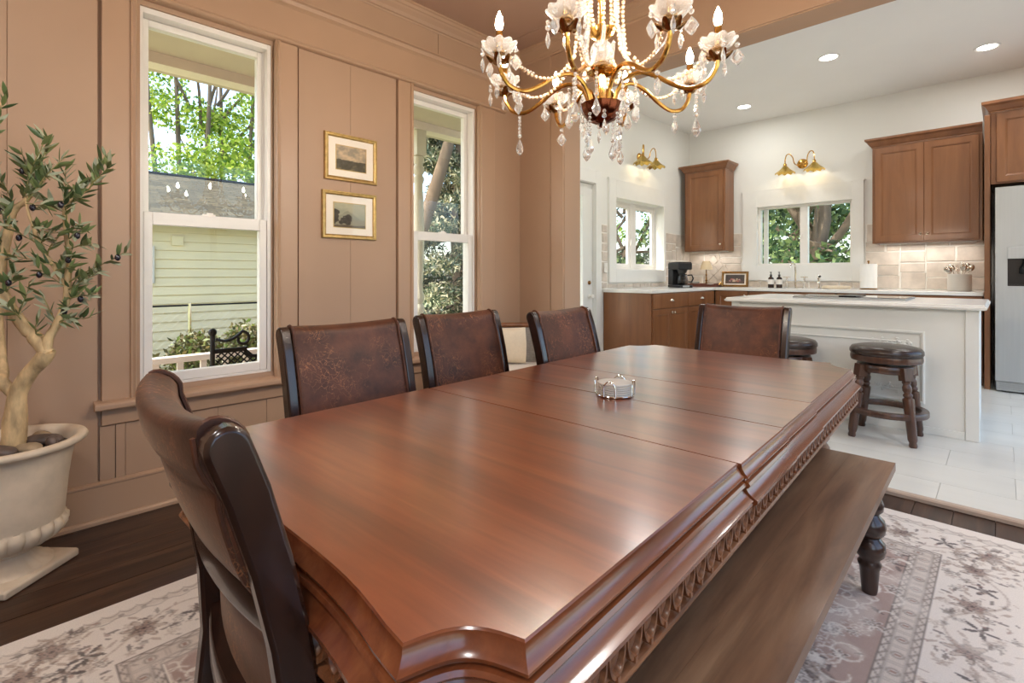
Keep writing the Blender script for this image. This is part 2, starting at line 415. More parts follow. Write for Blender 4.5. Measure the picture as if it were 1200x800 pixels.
# floors
fl = smesh('floor', MB().box(-0.1, XR + 0.1, YN - 0.1, YO2, -0.12, -0.012), M['dark_gap'], 'dark brown wooden plank floor of the dining room')
pm = {}
x = 0.055 - 0.142
k = 0
while x < XR:
    x0, x1 = max(x, 0.0), min(x + 0.142, XR)
    y = YN - R.random() * 0.8
    while y < 3.16:
        L = R.choice([1.2, 1.6, 2.0]); y0, y1 = max(y, YN), min(y + L, 3.168)
        if y1 - y0 > 0.05:
            mb = MB().box(x0 + 0.0012, x1 - 0.0012, y0 + 0.001, y1 - 0.001, -0.012, R.uniform(-0.0012, 0.0))
            part('plank', mb, M['plank'], fl)
        y += L
    x += 0.142
kf = smesh('floor', MB().box(XK - 0.1, XR + 0.1, 3.168, YB + 0.1, -0.12, ZF - 0.006), M['grout'], 'pale tiled kitchen floor beyond the wooden threshold')
row = 0
y = 3.10
while y < YB:
    off = 2.685 if row % 2 == 0 else 2.965
    x = off - 1.2 * 3
    while x < XR:
        x0, x1, y0, y1 = max(x, XK), min(x + 1.2, XR), max(y, 3.172), min(y + 0.345, YB)
        if x1 - x0 > 0.03 and y1 - y0 > 0.02:
            part('tile', MB().box(x0 + 0.001, x1 - 0.001, y0 + 0.001, y1 - 0.001, ZF - 0.008, ZF), M['tile'], kf)
        x += 1.2
    y += 0.345; row += 1
lipm = MB().prism([(3.150, 0.002), (3.150, 0.018), (3.156, 0.025), (3.166, 0.028), (3.178, 0.028), (3.186, 0.0255), (3.186, 0.002)], 0.486, XR, 'x')
smesh('trim', lipm, M['lip'], 'rounded threshold strip between the plank floor and the kitchen tiles')

# dining left wall
W1 = (0.445, 1.058, 0.575, 2.40); W2 = (1.985, 2.572, 0.575, 2.40)
mb = MB()
for a0, a1, b0, b1 in holes(YN, YO2, 0, 3.3, [W1, W2]): mb.box(-0.14, 0.0, a0, a1, b0, b1)
wl = smesh('wall_left', mb, M['wall'], 'dusty pink panelled wall with the two tall sash windows')
def board(y0, y1, z0, z1, th=0.016): part('wall_board', MB().box(0, th, y0, y1, z0, z1), M['wall'], wl, bev=0.001)
for y0, y1 in ((YN, -1.30), (-1.2985, -0.60), (-0.5985, 0.010), (0.0115, 0.298), (1.197, 1.518), (1.5195, 1.845), (2.760, YO)): board(y0, y1, 0.186, 2.43)
for y0, y1 in ((0.305, 0.360), (0.398, 0.78), (0.7815, 1.02), (1.0215, 1.19), (1.852, 2.10), (2.1015, 2.40), (2.4015, 2.755)): board(y0, y1, 0.186, 0.432)
board(0.362, 0.396, 0.186, 0.432, 0.022)
for y0, y1 in ((YN, -0.2), (-0.196, 1.0), (1.004, 2.2), (2.204, YO)): board(y0, y1, 2.68, 2.86, 0.01)
smesh('wall_right', None or (lambda b: ([b.box(XR, XR + 0.14, a0, a1, b0, b1) for a0, a1, b0, b1 in holes(YN, YB + 0.14, 0, 3.3, [(-1.4, 0.7, 0.4, 2.6), (1.0, 2.8, 0.4, 2.6), (3.7, 6.5, 0.06, 2.5)])], b)[1])(MB()), M['wall'], 'wall on the right side with tall windows, outside the picture')
smesh('wall_near', MB().box(-0.14, XR + 0.14, YN - 0.14, YN, 0, 3.3), M['wall'], 'plain pink wall behind the camera')
for i, (y0, y1, z0, z1) in enumerate(((-1.4, 0.7, 0.4, 2.6), (1.0, 2.8, 0.4, 2.6), (3.7, 6.5, 0.06, 2.5))):  # unseen windows, added and sized to let fill daylight into the rooms
    s = struct('window_%d' % (5 + i), ['window in the right wall nearest the camera', 'window in the right wall beside the table', 'patio window in the kitchen right wall'][i])
    f = MB(); f.box(XR + 0.04, XR + 0.1, y0, y0 + 0.05, z0, z1); f.box(XR + 0.04, XR + 0.1, y1 - 0.05, y1, z0, z1)
    f.box(XR + 0.04, XR + 0.1, y0 + 0.05, y1 - 0.05, z0, z0 + 0.05); f.box(XR + 0.04, XR + 0.1, y0 + 0.05, y1 - 0.05, z1 - 0.05, z1); f.box(XR + 0.04, XR + 0.1, (y0 + y1) / 2 - 0.03, (y0 + y1) / 2 + 0.03, z0 + 0.05, z1 - 0.05)
    part('window_frame', f, M['vinyl'], s); part('pane', MB().box(XR + 0.068, XR + 0.072, y0 + 0.05, y1 - 0.05, z0 + 0.05, z1 - 0.05), M['pane'], s)

# wide opening to the kitchen
wf = smesh('wall_far', MB().box(XK - 0.14, 0.486, YO, YO2, 0, 3.3).box(0.486, XR, YO, YO2, 2.545, 3.3), M['wall'], 'pink end wall with the wide cased opening to the kitchen')
part('casing', MB().box(0.360, 0.482, YO - 0.018, YO, 0, 2.54), M['trim'], wf, bev=0.002)
part('wall_board', MB().box(0.018, 0.350, YO - 0.012, YO, 0.19, 2.86), M['wall'], wf, bev=0.002)
part('beam_board', MB().box(0.50, XR, YO - 0.014, YO, 2.552, 2.86), M['wall'], wf, bev=0.002)
part('kitchen_face', MB().box(XK, 0.484, YO2, YO2 + 0.004, ZF, ZK).box(0.484, XR, YO2, YO2 + 0.004, 2.548, ZK), M['kwall'], wf)

# mouldings
def run(name, prof, a0, a1, along, at, m, label, sgn=1):
    # prof: (outward, z)
    if along == 'y': mb = MB().prism([(at + sgn * o, z) for o, z in prof], a0, a1, 'y')
    else: mb = MB().prism([(at + sgn * o, z) for o, z in prof], a0, a1, 'x')
    return smesh(name, mb, m, label)
HEAD = [(0, 2.424), (0.034, 2.424), (0.046, 2.428), (0.052, 2.436), (0.052, 2.444), (0.046, 2.450), (0.032, 2.452), (0.032, 2.628), (0.038, 2.634), (0.050, 2.642), (0.052, 2.650), (0.040, 2.656), (0.046, 2.668), (0.060, 2.674), (0.060, 2.682), (0, 2.682)]
run('trim_1', HEAD, YN, 2.86, 'y', 0, M['trim'], 'head board with lipped mouldings over both windows')
run('trim_2', [(0, 2.63), (0.03, 2.63), (0.044, 2.642), (0.046, 2.650), (0.036, 2.656), (0.046, 2.672), (0.046, 2.682), (0, 2.682)], 2.86, YO, 'y', 0, M['trim'], 'short end of the picture rail in the corner')
CROWN = [(0, 2.852), (0.014, 2.852), (0.018, 2.862), (0.028, 2.866), (0.040, 2.884), (0.062, 2.904), (0.070, 2.914), (0.078, 2.918), (0.084, 2.934), (0.094, 2.940), (0.094, ZC), (0, ZC)]
run('trim_3', CROWN, YN, YO, 'y', 0, M['trim'], 'crown moulding along the window wall')
run('trim_4', CROWN, 0, XR, 'x', YO, M['trim'], 'crown moulding over the kitchen opening', -1)
BASE = [(0, 0), (0.040, 0), (0.040, 0.014), (0.034, 0.022), (0.026, 0.024), (0.026, 0.166), (0.032, 0.170), (0.032, 0.178), (0.022, 0.186), (0, 0.186)]
run('baseboard_left', BASE, YN, YO, 'y', 0, M['trim'], 'tall pink baseboard under the windows')
run('baseboard_far', BASE, 0.04, 0.36, 'x', YO, M['trim'], 'short pink baseboard in the far corner', -1)

# ceilings
ce = smesh('ceiling', MB().box(-0.1, XR + 0.1, YN - 0.1, YO2, ZC + 0.012, ZC + 0.3), M['ceil'], 'pinkish brown panelled dining room ceiling')
x = -0.35
while x < XR:
    y = YN - 0.3
    while y < YO:
        x0, x1, y0, y1 = max(x, 0), min(x + 1.2, XR), max(y, YN), min(y + 1.2, YO)
        part('ceiling_panel', MB().box(x0 + 0.003, x1 - 0.003, y0 + 0.003, y1 - 0.003, ZC, ZC + 0.012), M['ceil'], ce, bev=0.002)
        y += 1.2
    x += 1.2
smesh('ceiling', MB().box(XK - 0.14, XR + 0.14, YO2, YB + 0.14, ZK, ZK + 0.2), M['kceil'], 'plain white kitchen ceiling with recessed lights')

# kitchen walls
D1 = (4.03, 4.838, ZF, 2.175); W3 = (5.25, 6.45, 1.175, 2.055)
mb = MB()
for a0, a1, b0, b1 in holes(YO2, YB + 0.14, 0, 3.3, [(4.03, 4.838, 0, 2.175), W3]): mb.box(XK - 0.16, XK, a0, a1, b0, b1)
kl = smesh('wall_left', mb, M['kwall'], 'off-white kitchen wall with the glazed door and small window')
W4 = (0.50, 1.60, 1.238, 2.035)
mb = MB()
for a0, a1, b0, b1 in holes(XK - 0.16, XR, 0, 3.3, [W4]): mb.box(a0, a1, YB, YB + 0.16, b0, b1)
kb = smesh('wall_back', mb, M['kwall'], 'off-white kitchen back wall behind the sink and cabinets')

# ---- double-hung windows of the dining room
def sash(name, x0, x1, y0, y1, z0, z1, st, top, bot, parent):
    f = MB(); f.box(x0, x1, y0, y0 + st, z0, z1); f.box(x0, x1, y1 - st, y1, z0, z1)
    f.box(x0, x1, y0 + st, y1 - st, z0, z0 + bot); f.box(x0, x1, y0 + st, y1 - st, z1 - top, z1)
    s = part(name, f, M['vinyl'], parent, bev=0.003)
    xm = (x0 + x1) / 2
    part('pane', MB().box(xm - 0.002, xm + 0.002, y0 + st, y1 - st, z0 + bot, z1 - top), M['pane'], s); return s
def dh_window(name, label, y0, y1, cl, cr):
    s = struct(name, label); z0, z1 = 0.575, 2.40
    f = MB()
    for q in (0, 1):
        a = 0.018 + 0.0 * q
    f.box(-0.13, -0.012, y0, y0 + 0.022, z0, z1); f.box(-0.13, -0.012, y1 - 0.022, y1, z0, z1)
    f.box(-0.13, -0.012, y0 + 0.022, y1 - 0.022, z1 - 0.028, z1); f.box(-0.13, -0.012, y0 + 0.022, y1 - 0.022, z0, z0 + 0.014)
    for yy in (y0 + 0.022, y1 - 0.030): f.box(-0.068, -0.062, yy, yy + 0.008, z0, z1)
    part('window_frame', f, M['vinyl'], s, bev=0.002)
    sash('upper_sash', -0.118, -0.074, y0 + 0.024, y1 - 0.024, 1.385, z1 - 0.03, 0.030, 0.034, 0.036, s)
    lo = sash('lower_sash', -0.060, -0.018, y0 + 0.024, y1 - 0.024, z0 + 0.015, 1.422, 0.036, 0.062, 0.044, s)
    part('sash_lock', MB().box(-0.052, -0.030, (y0 + y1) / 2 - 0.03, (y0 + y1) / 2 + 0.03, 1.422, 1.430).box(-0.046, -0.034, (y0 + y1) / 2 - 0.008, (y0 + y1) / 2 + 0.02, 1.430, 1.438), M['vinyl'], s)
    for a0, a1, side in ((cl, y0 - 0.006, 0), (y1 + 0.006, cr, 1)):
        c = MB().box(0, 0.030, a0, a1, 0.545, 2.424); part('casing', c, M['trim'], s, bev=0.003)
        b0, b1 = (a1 - 0.030, a1 - 0.004) if side == 0 else (a0 + 0.004, a0 + 0.030)
        part('bead', MB().prism([(b0, 0.03), (b0 + 0.004, 0.040), ((b0 + b1) / 2, 0.034), (b1 - 0.004, 0.040), (b1, 0.03)], 0.545, 2.424, 'z', Matrix(((0, 1, 0, 0), (1, 0, 0, 0), (0, 0, 1, 0), (0, 0, 0, 1)))), M['trim'], s)
    st = MB()
    for q in range(2): st.box(-0.012 + 0.004 * q, 0.0, y0 - 0.006 if q == 0 else y1 - 0.004, y0 + 0.008 if q == 0 else y1 + 0.006, z0, z1)
    part('stop', st, M['trim'], s)
    part('sill', MB().prism([(-0.02, 0.512), (0.074, 0.512), (0.080, 0.518), (0.080, 0.536), (0.072, 0.545), (-0.012, 0.552), (-0.02, 0.574)], cl - 0.028, cr + 0.03, 'y'), M['trim'], s, bev=0.002)
    part('apron', MB().box(0, 0.030, cl, cr, 0.436, 0.512), M['trim'], s, bev=0.003)
    return s
dh_window('window_1', 'tall white sash window behind the olive tree and head chair', 0.447, 1.056, 0.310, 1.186)
dh_window('window_2', 'tall white sash window right of the two pictures', 1.985, 2.570, 1.856, 2.748)

# ---- kitchen windows and door
def casing_ring(parent, mats, plane, a0, a1, b0, b1, h, wl_, wr, wt, wbm, th, m):
    """flat boards round a hole; plane 'x' (kitchen left wall) or 'y' (back wall); h = coordinate of the wall face"""
    def bx(p0, p1, q0, q1):
        return MB().box(h, h + th, p0, p1, q0, q1) if plane == 'x' else MB().box(p0, p1, h - th, h, q0, q1)
    for p in ((a0 - wl_, a0, b0 - wbm, b1 + wt), (a1, a1 + wr, b0 - wbm, b1 + wt), (a0, a1, b1, b1 + wt), (a0, a1, b0 - wbm, b0)):
        if p[1] - p[0] > 0.01 and p[3] - p[2] > 0.01: part('casing', bx(*p), m, parent, bev=0.002)
    part('cap', bx(a0 - wl_ - 0.012, a1 + wr + 0.012, b1 + wt, b1 + wt + 0.014), m, parent)
s = struct('window_3', 'small white double casement window over the left counter')
casing_ring(s, None, 'x', W3[0], W3[1], W3[2], W3[3], XK, 0.15, 0.055, 0.215, 0.16, 0.032, M['white'])
f = MB(); xa, xb = XK - 0.16, XK - 0.11
f.box(xa, xb, W3[0], W3[0] + 0.03, W3[2], W3[3]).box(xa, xb, W3[1] - 0.03, W3[1], W3[2], W3[3]).box(xa, xb, 5.80, 5.90, W3[2], W3[3])
f.box(xa, xb, W3[0] + 0.03, 5.80, W3[3] - 0.03, W3[3]).box(xa, xb, 5.90, W3[1] - 0.03, W3[3] - 0.03, W3[3]).box(xa, xb, W3[0] + 0.03, 5.80, W3[2], W3[2] + 0.03).box(xa, xb, 5.90, W3[1] - 0.03, W3[2], W3[2] + 0.03)
part('window_frame', f, M['vinyl'], s, bev=0.003)
sash('left_sash', xa + 0.01, xb - 0.006, W3[0] + 0.03, 5.80, W3[2] + 0.03, W3[3] - 0.03, 0.05, 0.05, 0.05, s)
sash('right_sash', xa + 0.01, xb - 0.006, 5.90, W3[1] - 0.03, W3[2] + 0.03, W3[3] - 0.03, 0.05, 0.05, 0.05, s)
part('reveal', MB().box(XK - 0.11, XK + 0.001, W3[1] - 0.004, W3[1], W3[2], W3[3]).box(XK - 0.11, XK + 0.001, W3[0], W3[0] + 0.004, W3[2], W3[3]).box(XK - 0.11, XK + 0.001, W3[0] + 0.004, W3[1] - 0.004, W3[2], W3[2] + 0.004).box(XK - 0.11, XK + 0.001, W3[0] + 0.004, W3[1] - 0.004, W3[3] - 0.004, W3[3]), M['white'], s)
for yy in (5.78, 5.92): part('crank_handle', MB().tube([(xb, yy, 1.50), (xb + 0.02, yy, 1.50), (xb + 0.025, yy, 1.57)], 0.006, 6), M['vinyl'], s)
s = struct('window_4', 'white sliding window over the sink on the back wall')
casing_ring(s, None, 'y', W4[0], W4[1], W4[2], W4[3], YB, 0.19, 0.12, 0.22, 0.205, 0.032, M['white'])
f = MB(); ya, yb = YB + 0.03, YB + 0.11
f.box(W4[0], W4[0] + 0.03, ya, yb, W4[2], W4[3]).box(W4[1] - 0.03, W4[1], ya, yb, W4[2], W4[3]).box(W4[0] + 0.03, W4[1] - 0.03, ya, yb, W4[3] - 0.03, W4[3]).box(W4[0] + 0.03, W4[1] - 0.03, ya, yb, W4[2], W4[2] + 0.025).box(1.015, 1.105, ya, yb, W4[2] + 0.025, W4[3] - 0.03)
part('window_frame', f, M['vinyl'], s, bev=0.003)
part('pane', MB().box(W4[0] + 0.03, 1.015, YB + 0.068, YB + 0.072, W4[2] + 0.025, W4[3] - 0.03), M['pane'], s)
part('pane', MB().box(1.105, W4[1] - 0.03, YB + 0.068, YB + 0.072, W4[2] + 0.025, W4[3] - 0.03), M['pane'], s)
part('sliding_stile', MB().box(0.555, 0.61, YB + 0.076, YB + 0.10, W4[2] + 0.025, W4[3] - 0.03), M['vinyl'], s)
part('latch', MB().box(1.03, 1.045, YB + 0.015, YB + 0.03, 1.60, 1.66), M['vinyl'], s)
s = struct('door_1', 'white glazed kitchen door beside the left counter')
f = MB(); x0, x1 = XK - 0.075, XK - 0.03
f.box(x0, x1, 4.035, 4.20, 0.03, 2.165).box(x0, x1, 4.655, 4.83, 0.03, 2.165).box(x0, x1, 4.20, 4.655, 0.03, 0.62).box(x0, x1, 4.20, 4.655, 2.03, 2.165)
part('door_slab', f, M['white'], s, bev=0.003); part('pane', MB().box(x0 + 0.02, x0 + 0.026, 4.20, 4.655, 0.62, 2.03), M['pane'], s)
part('glazing_bead', MB().box(x1, x1 + 0.008, 4.64, 4.66, 0.60, 2.05).box(x1, x1 + 0.008, 4.195, 4.215, 0.60, 2.05).box(x1, x1 + 0.008, 4.215, 4.64, 2.02, 2.04).box(x1, x1 + 0.008, 4.215, 4.64, 0.61, 0.63), M['white'], s)
part('door_knob', MB().lathe([(0.026, 0), (0.026, 0.006), (0.010, 0.012), (0.010, 0.03), (0.024, 0.04), (0.028, 0.052), (0.02, 0.066), (0.004, 0.07)], 14, mx=Matrix.Translation((x1, 4.765, 0.86)) @ Matrix.Rotation(PI / 2, 4, 'Y')), M['plate_white'], s, smooth=True)
part('deadbolt', MB().lathe([(0.024, 0), (0.022, 0.012), (0.008, 0.016), (0.004, 0.03)], 12, mx=Matrix.Translation((x1, 4.765, 1.02)) @ Matrix.Rotation(PI / 2, 4, 'Y')), M['old_brass'], s)
casing_ring(s, None, 'x', 4.03, 4.838, ZF, 2.175, XK, 0.10, 0.105, 0.145, 0.0, 0.02, M['white'])
part('jamb', MB().box(XK - 0.16, XK, 4.03, 4.034, ZF, 2.17).box(XK - 0.16, XK, 4.832, 4.838, ZF, 2.17).box(XK - 0.16, XK, 4.034, 4.832, 2.168, 2.175), M['white'], s)

# ---- tumbled stone backsplash
def stones(parent, plane, a0, a1, z0, z1, face, seed, skip=(), big=0.30):
    rr = random.Random(seed)
    def emit(p0, p1, q0, q1):
        for s0, s1, t0, t1 in skip:
            if p0 < s1 - 0.01 and p1 > s0 + 0.01 and q0 < t1 - 0.01 and q1 > t0 + 0.01: return
        g = 0.007; j = lambda: rr.uniform(-0.009, 0.009)
        q = [(p0 + g + j() * .5, q0 + g + j() * .5), (p1 - g + j() * .5, q0 + g + j() * .5), (p1 - g + j(), q1 - g + j() * .5), (p0 + g + j(), q1 - g + j() * .5)]
        th = rr.uniform(0.012, 0.019)
        ins = 0.004; cx = (p0 + p1) / 2; cz = (q0 + q1) / 2
        inn = [(a + (ins if a < cx else -ins), b + (ins if b < cz else -ins)) for a, b in q]
        if plane == 'y': r0 = [(a, face, b) for a, b in q]; r1 = [(a, face - th + .004, b) for a, b in q]; r2 = [(a, face - th, b) for a, b in inn]
        else: r0 = [(face, a, b) for a, b in q]; r1 = [(face + th - .004, a, b) for a, b in q]; r2 = [(face + th, a, b) for a, b in inn]
        part('stone', MB().loft([r0, r1, r2]), M['stone'], parent)
    def split(p0, p1, q0, q1, d):
        wd, ht = p1 - p0, q1 - q0
        if (wd < big * 1.1 and ht < big * 0.72) or d > 8 or (wd < 0.12 and ht < 0.16): emit(p0, p1, q0, q1); return
        t = rr.uniform(0.36, 0.64)
        if wd > ht * 1.25 and wd > 0.15: m = p0 + wd * t; split(p0, m, q0, q1, d + 1); split(m, p1, q0, q1, d + 1)
        else: m = q0 + ht * t; split(p0, p1, q0, m, d + 1); split(p0, p1, m, q1, d + 1)
    split(a0, a1, z0, z1, 0)
stones(kb, 'y', XK + 0.002, 0.292, 0.945, 1.695, YB, 3)
stones(kb, 'y', 1.735, 2.785, 0.945, 1.72, YB, 5)
stones(kb, 'y', 0.295, 1.73, 0.945, 1.024, YB, 6, big=0.22)
stones(kl, 'x', 4.965, 5.085, 0.945, 1.71, XK, 8, big=0.2)
stones(kl, 'x', 6.53, YB - 0.02, 0.945, 1.70, XK, 9)
stones(kl, 'x', 5.09, 6.525, 0.945, 1.004, XK, 10, big=0.22)
mo = MB().box(XK, 0.30, YB - 0.007, YB, 0.94, 1.70).box(1.73, 2.79, YB - 0.007, YB, 0.94, 1.725).box(0.30, 1.73, YB - 0.007, YB, 0.94, 1.028)
part('mortar', mo, M['mortar'], kb)
part('mortar', MB().box(XK, XK + 0.007, 4.96, 5.09, 0.94, 1.715).box(XK, XK + 0.007, 6.52, YB - 0.007, 0.94, 1.705).box(XK, XK + 0.007, 5.09, 6.52, 0.94, 1.008), M['mortar'], kl)
for i in range(3):
    for j in range(3):
        cx, cz = -0.10 + (i - j) * 0.075, 1.02 + (i + j) * 0.075
        part('diamond_tile', MB().box(-0.05, 0.05, -0.006, 0.004, -0.05, 0.05), M['stone'], kb, (cx, YB - 0.020, cz), (0, PI / 4, 0), bev=0.003)

# ================================================================== OUTSIDE
smesh('lawn', MB().box(-60, 60, -40, 70, -0.9, -0.6), M['lawn'], 'green lawn around the house')
smesh('foundation', MB().box(-0.62, XR + 0.1, YN, YB + 0.14, -0.6, -0.125), M['porch'], 'low foundation under the house')
smesh('house_roof', MB().box(-0.7, XR + 0.5, YN - 0.3, YB + 0.5, 3.45, 3.7), M['shingle'], 'flat roof over the rooms')
smesh('patio', MB().box(XR + 0.16, XR + 9, -4, YB + 3, -0.62, -0.10), plain('patio_concrete', (186, 180, 172), 0.85), 'pale concrete patio on the unseen right side of the house')  # unseen slab added so light bounced off the ground stays neutral
pd = struct('porch', 'front porch deck and ceiling outside the dining windows')
for i in range(12): part('deck_board', MB().box(-2.0 + i * 0.155, -1.85 + i * 0.155, -1.5, 4.3, -0.33, -0.30), M['deck'], pd)
part('porch_ceiling', MB().box(-2.3, -0.14, -1.6, 4.4, 2.86, 2.95), M['porch_ceil'], pd)
part('porch_beam', MB().box(-1.98, -1.82, -1.6, 4.4, 2.775, 2.86), M['porch_white'], pd)
part('porch_skirt', MB().box(-2.0, -1.96, -1.5, 4.3, -0.6, -0.33), M['porch'], pd)
def turned(mb, c, prof, n=18): return mb.lathe(prof, n, c)
pp = thing('porch_post', 'turned cream porch post outside the window beside the pictures', 'post', (-1.9, 3.365, -0.30))
for z0_, z1_ in ((0, 0.85), (2.78, 3.075)): part('block', MB().box(-0.065, 0.065, -0.065, 0.065, z0_, z1_), M['porch'], pp, bev=0.006)
part('shaft', turned(MB(), (0, 0, 0), [(0.05, 0.85), (0.066, 0.87), (0.066, 0.92), (0.045, 0.95), (0.068, 1.0), (0.068, 1.04), (0.046, 1.08), (0.066, 1.12), (0.07, 1.16), (0.05, 1.22), (0.048, 1.3), (0.062, 1.6), (0.066, 1.9), (0.056, 2.3), (0.046, 2.45), (0.064, 2.5), (0.064, 2.53), (0.046, 2.56), (0.066, 2.60), (0.066, 2.64), (0.046, 2.68), (0.064, 2.72), (0.064, 2.77), (0.05, 2.78)]), M['porch'], pp, smooth=True)
rl = thing('porch_railing', 'white wooden porch railing outside the tall window', 'railing', (-1.9, 1.6, -0.30))
part('top_rail', MB().box(-0.045, 0.045, -3.0, 1.6, 0.70, 0.75), M['porch_white'], rl, bev=0.006)
part('bottom_rail', MB().box(-0.03, 0.03, -3.0, 1.6, 0.08, 0.13), M['porch_white'], rl)
bal = mesh_of('baluster', MB().box(-0.016, 0.016, -0.022, 0.022, 0.13, 0.70), M['porch_white'])
for i in range(27): link('baluster', bal, rl, (0, -2.92 + i * 0.167, 0))

def garden_chair(loc, label):
    t = thing('garden_chair', label, 'chair', loc, 0, None)
    for y in (0.0, 0.56):
        part('post', MB().tube([(0.06, y, 0), (0.02, y, 0.42), (0, y, 0.6), (0, y, 1.0)], 0.016, 8), M['iron'], t, smooth=True)
        part('finial', MB().ball((0, y, 1.015), 0.028), M['iron'], t, smooth=True)
    for y in (0.0, 0.56): part('leg', MB().tube([(-0.50, y, 0), (-0.46, y, 0.43)], 0.015, 8), M['iron'], t, smooth=True)
    sc = MB(); pts = []
    for i in range(15): 
        q = i / 14; pts.append((0, 0.02 + 0.17 * q, 0.965 - 0.028 * math.sin(q * PI * 0.9) + 0.05 * q * q))
    sp = [(0, 0.19 + 0.055 * math.sin(a) * (1 - a / 9), 0.953 + 0.055 * math.cos(a) * (1 - a / 9)) for a in [k * 0.4 for k in range(14)]]
    sc.tube(pts + sp, 0.011, 7); sc.tube([(x, 0.56 - y, z) for x, y, z in pts + sp], 0.011, 7)
    part('scroll', sc, M['iron'], t, smooth=True)
    part('lower_bar', MB().box(-0.012, 0.012, 0, 0.56, 0.50, 0.525), M['iron'], t)
    for q0, q1 in ((0.0, 0.22), (0.34, 0.56)): part('upper_bar', MB().box(-0.012, 0.012, q0, q1, 0.865, 0.895), M['iron'], t)
    part('back_bar', MB().tube([(0, 0.21 + 0.0 * k, 0.88) if k == 0 else (0, 0.28 - 0.075 * math.cos(PI * k / 8), 0.88 - 0.06 * math.sin(PI * k / 8)) for k in range(9)], 0.012, 6), M['iron'], t)
    lt = MB()
    for i in range(-9, 15):
        for sg in (1, -1):
            y0 = i * 0.042; a = []
            for z in (0.52, 0.88):
                pass
            seg = []
            for q in range(41):
                z = 0.52 + 0.36 * q / 40; y = y0 + (z - 0.52) if sg == 1 else y0 + 0.36 - (z - 0.52)
                if 0.02 <= y <= 0.54 and not ((y - 0.28) ** 2 + (z - 0.88) ** 2 < 0.065 ** 2): seg.append((0.004 * sg, y, z))
            if len(seg) > 2: lt.tube([seg[0], seg[-1]], 0.0055, 5)
    part('lattice', lt, M['iron'], t, kind='stuff')
    st = MB()
    for i in range(13): st.box(-0.49, -0.01, 0.015 + i * 0.043, 0.035 + i * 0.043, 0.43, 0.442)
    for i in range(11): st.box(-0.49 + i * 0.045, -0.47 + i * 0.045, 0.015, 0.56, 0.436, 0.447)
    part('seat', st, M['iron'], t)
    for y in (-0.015, 0.575): part('armrest', MB().tube([(-0.0, y, 0.66), (-0.25, y, 0.68), (-0.45, y, 0.65), (-0.49, y, 0.58), (-0.47, y, 0.44)], 0.013, 7), M['iron'], t, smooth=True)
garden_chair((-1.0, 1.02, -0.30), 'black iron lattice-back garden chair on the porch outside the left window')
garden_chair((-1.0, 2.30, -0.30), 'black iron garden chair mostly hidden outside the window right of the pictures')

def smooth_pts(P, n=4):
    P = [Vector(p) for p in P]; out = []
    for i in range(len(P) - 1):
        p0, p1, p2, p3 = P[max(0, i - 1)], P[i], P[i + 1], P[min(len(P) - 1, i + 2)]
        for k in range(n):
            q = k / n; out.append(0.5 * ((2 * p1) + (p2 - p0) * q + (2 * p0 - 5 * p1 + 4 * p2 - p3) * q * q + (3 * p1 - p0 - 3 * p2 + p3) * q ** 3))
    return out + [P[-1]]
def leaf_cloud(name, blobs, size, mat, parent, seed, kind='stuff', droop=0.3, aspect=0.5, shell=0.35):
    g = np.random.default_rng(seed); P = []
    for c, r, n in blobs:
        d = g.normal(size=(n, 3)); d /= np.linalg.norm(d, axis=1)[:, None]
        q = (shell + (1 - shell) * g.random(n) ** 0.5)[:, None]
        P.append(np.array(c) + d * q * np.array(r))
    P = np.concatenate(P); n = len(P)
    a = g.normal(size=(n, 3)); a[:, 2] -= droop; a /= np.linalg.norm(a, axis=1)[:, None]
    b = np.cross(a, g.normal(size=(n, 3))); b /= np.linalg.norm(b, axis=1)[:, None]
    nn = np.cross(a, b); s = (size * (0.6 + 0.8 * g.random(n)))[:, None]
    v = np.stack([P, P + a * s * .5 + b * s * aspect * .5 + nn * s * .08, P + a * s, P + a * s * .5 - b * s * aspect * .5 + nn * s * .08], 1).reshape(-1, 3)
    me = bpy.data.meshes.new(name); me.vertices.add(4 * n); me.vertices.foreach_set('co', v.ravel().astype(np.float32))
    i0 = np.arange(n) * 4; li = np.stack([i0, i0 + 1, i0 + 2, i0, i0 + 2, i0 + 3], 1).ravel()
    me.loops.add(6 * n); me.loops.foreach_set('vertex_index', li.astype(np.int32))
    me.polygons.add(2 * n); me.polygons.foreach_set('loop_start', (np.arange(2 * n) * 3).astype(np.int32)); me.polygons.foreach_set('loop_total', np.full(2 * n, 3, np.int32))
    me.update(calc_edges=True); me.materials.append(mat)
    return link(name, me, parent, kind=kind)

def wig(p0, p1, n, amp, rr):
    out = []
    for i in range(n + 1):
        q = i / n; v = Vector(p0).lerp(Vector(p1), q)
        if 0 < i: v += Vector((rr.uniform(-amp, amp), rr.uniform(-amp, amp), rr.uniform(-amp, amp) * .4))
        out.append(v)
    return out

def tree(label, loc, trunks, blobs, size, bark, leaf, seed, name='tree', aspect=0.5):
    t = thing(name, label, 'tree', loc); rr = random.Random(seed)
    for q_ in trunks:
        if len(q_) == 2:
            part('trunk', MB().tube(smooth_pts(q_[0], 5), [q_[1][0] + (q_[1][1] - q_[1][0]) * i / (5 * (len(q_[0]) - 1)) for i in range(5 * (len(q_[0]) - 1) + 1)], 12), bark, t, smooth=True); continue
        p0, p1, r0, r1 = q_
        pts = wig(p0, p1, 6, r0 * 0.35, rr)
        part('trunk' if r0 > 0.07 else 'branch', MB().tube(pts, [r0 + (r1 - r0) * i / 6 for i in range(7)], 9), bark, t, smooth=True)
    leaf_cloud('foliage', blobs, size, leaf, t, seed, aspect=aspect); return t

rr = random.Random(21)
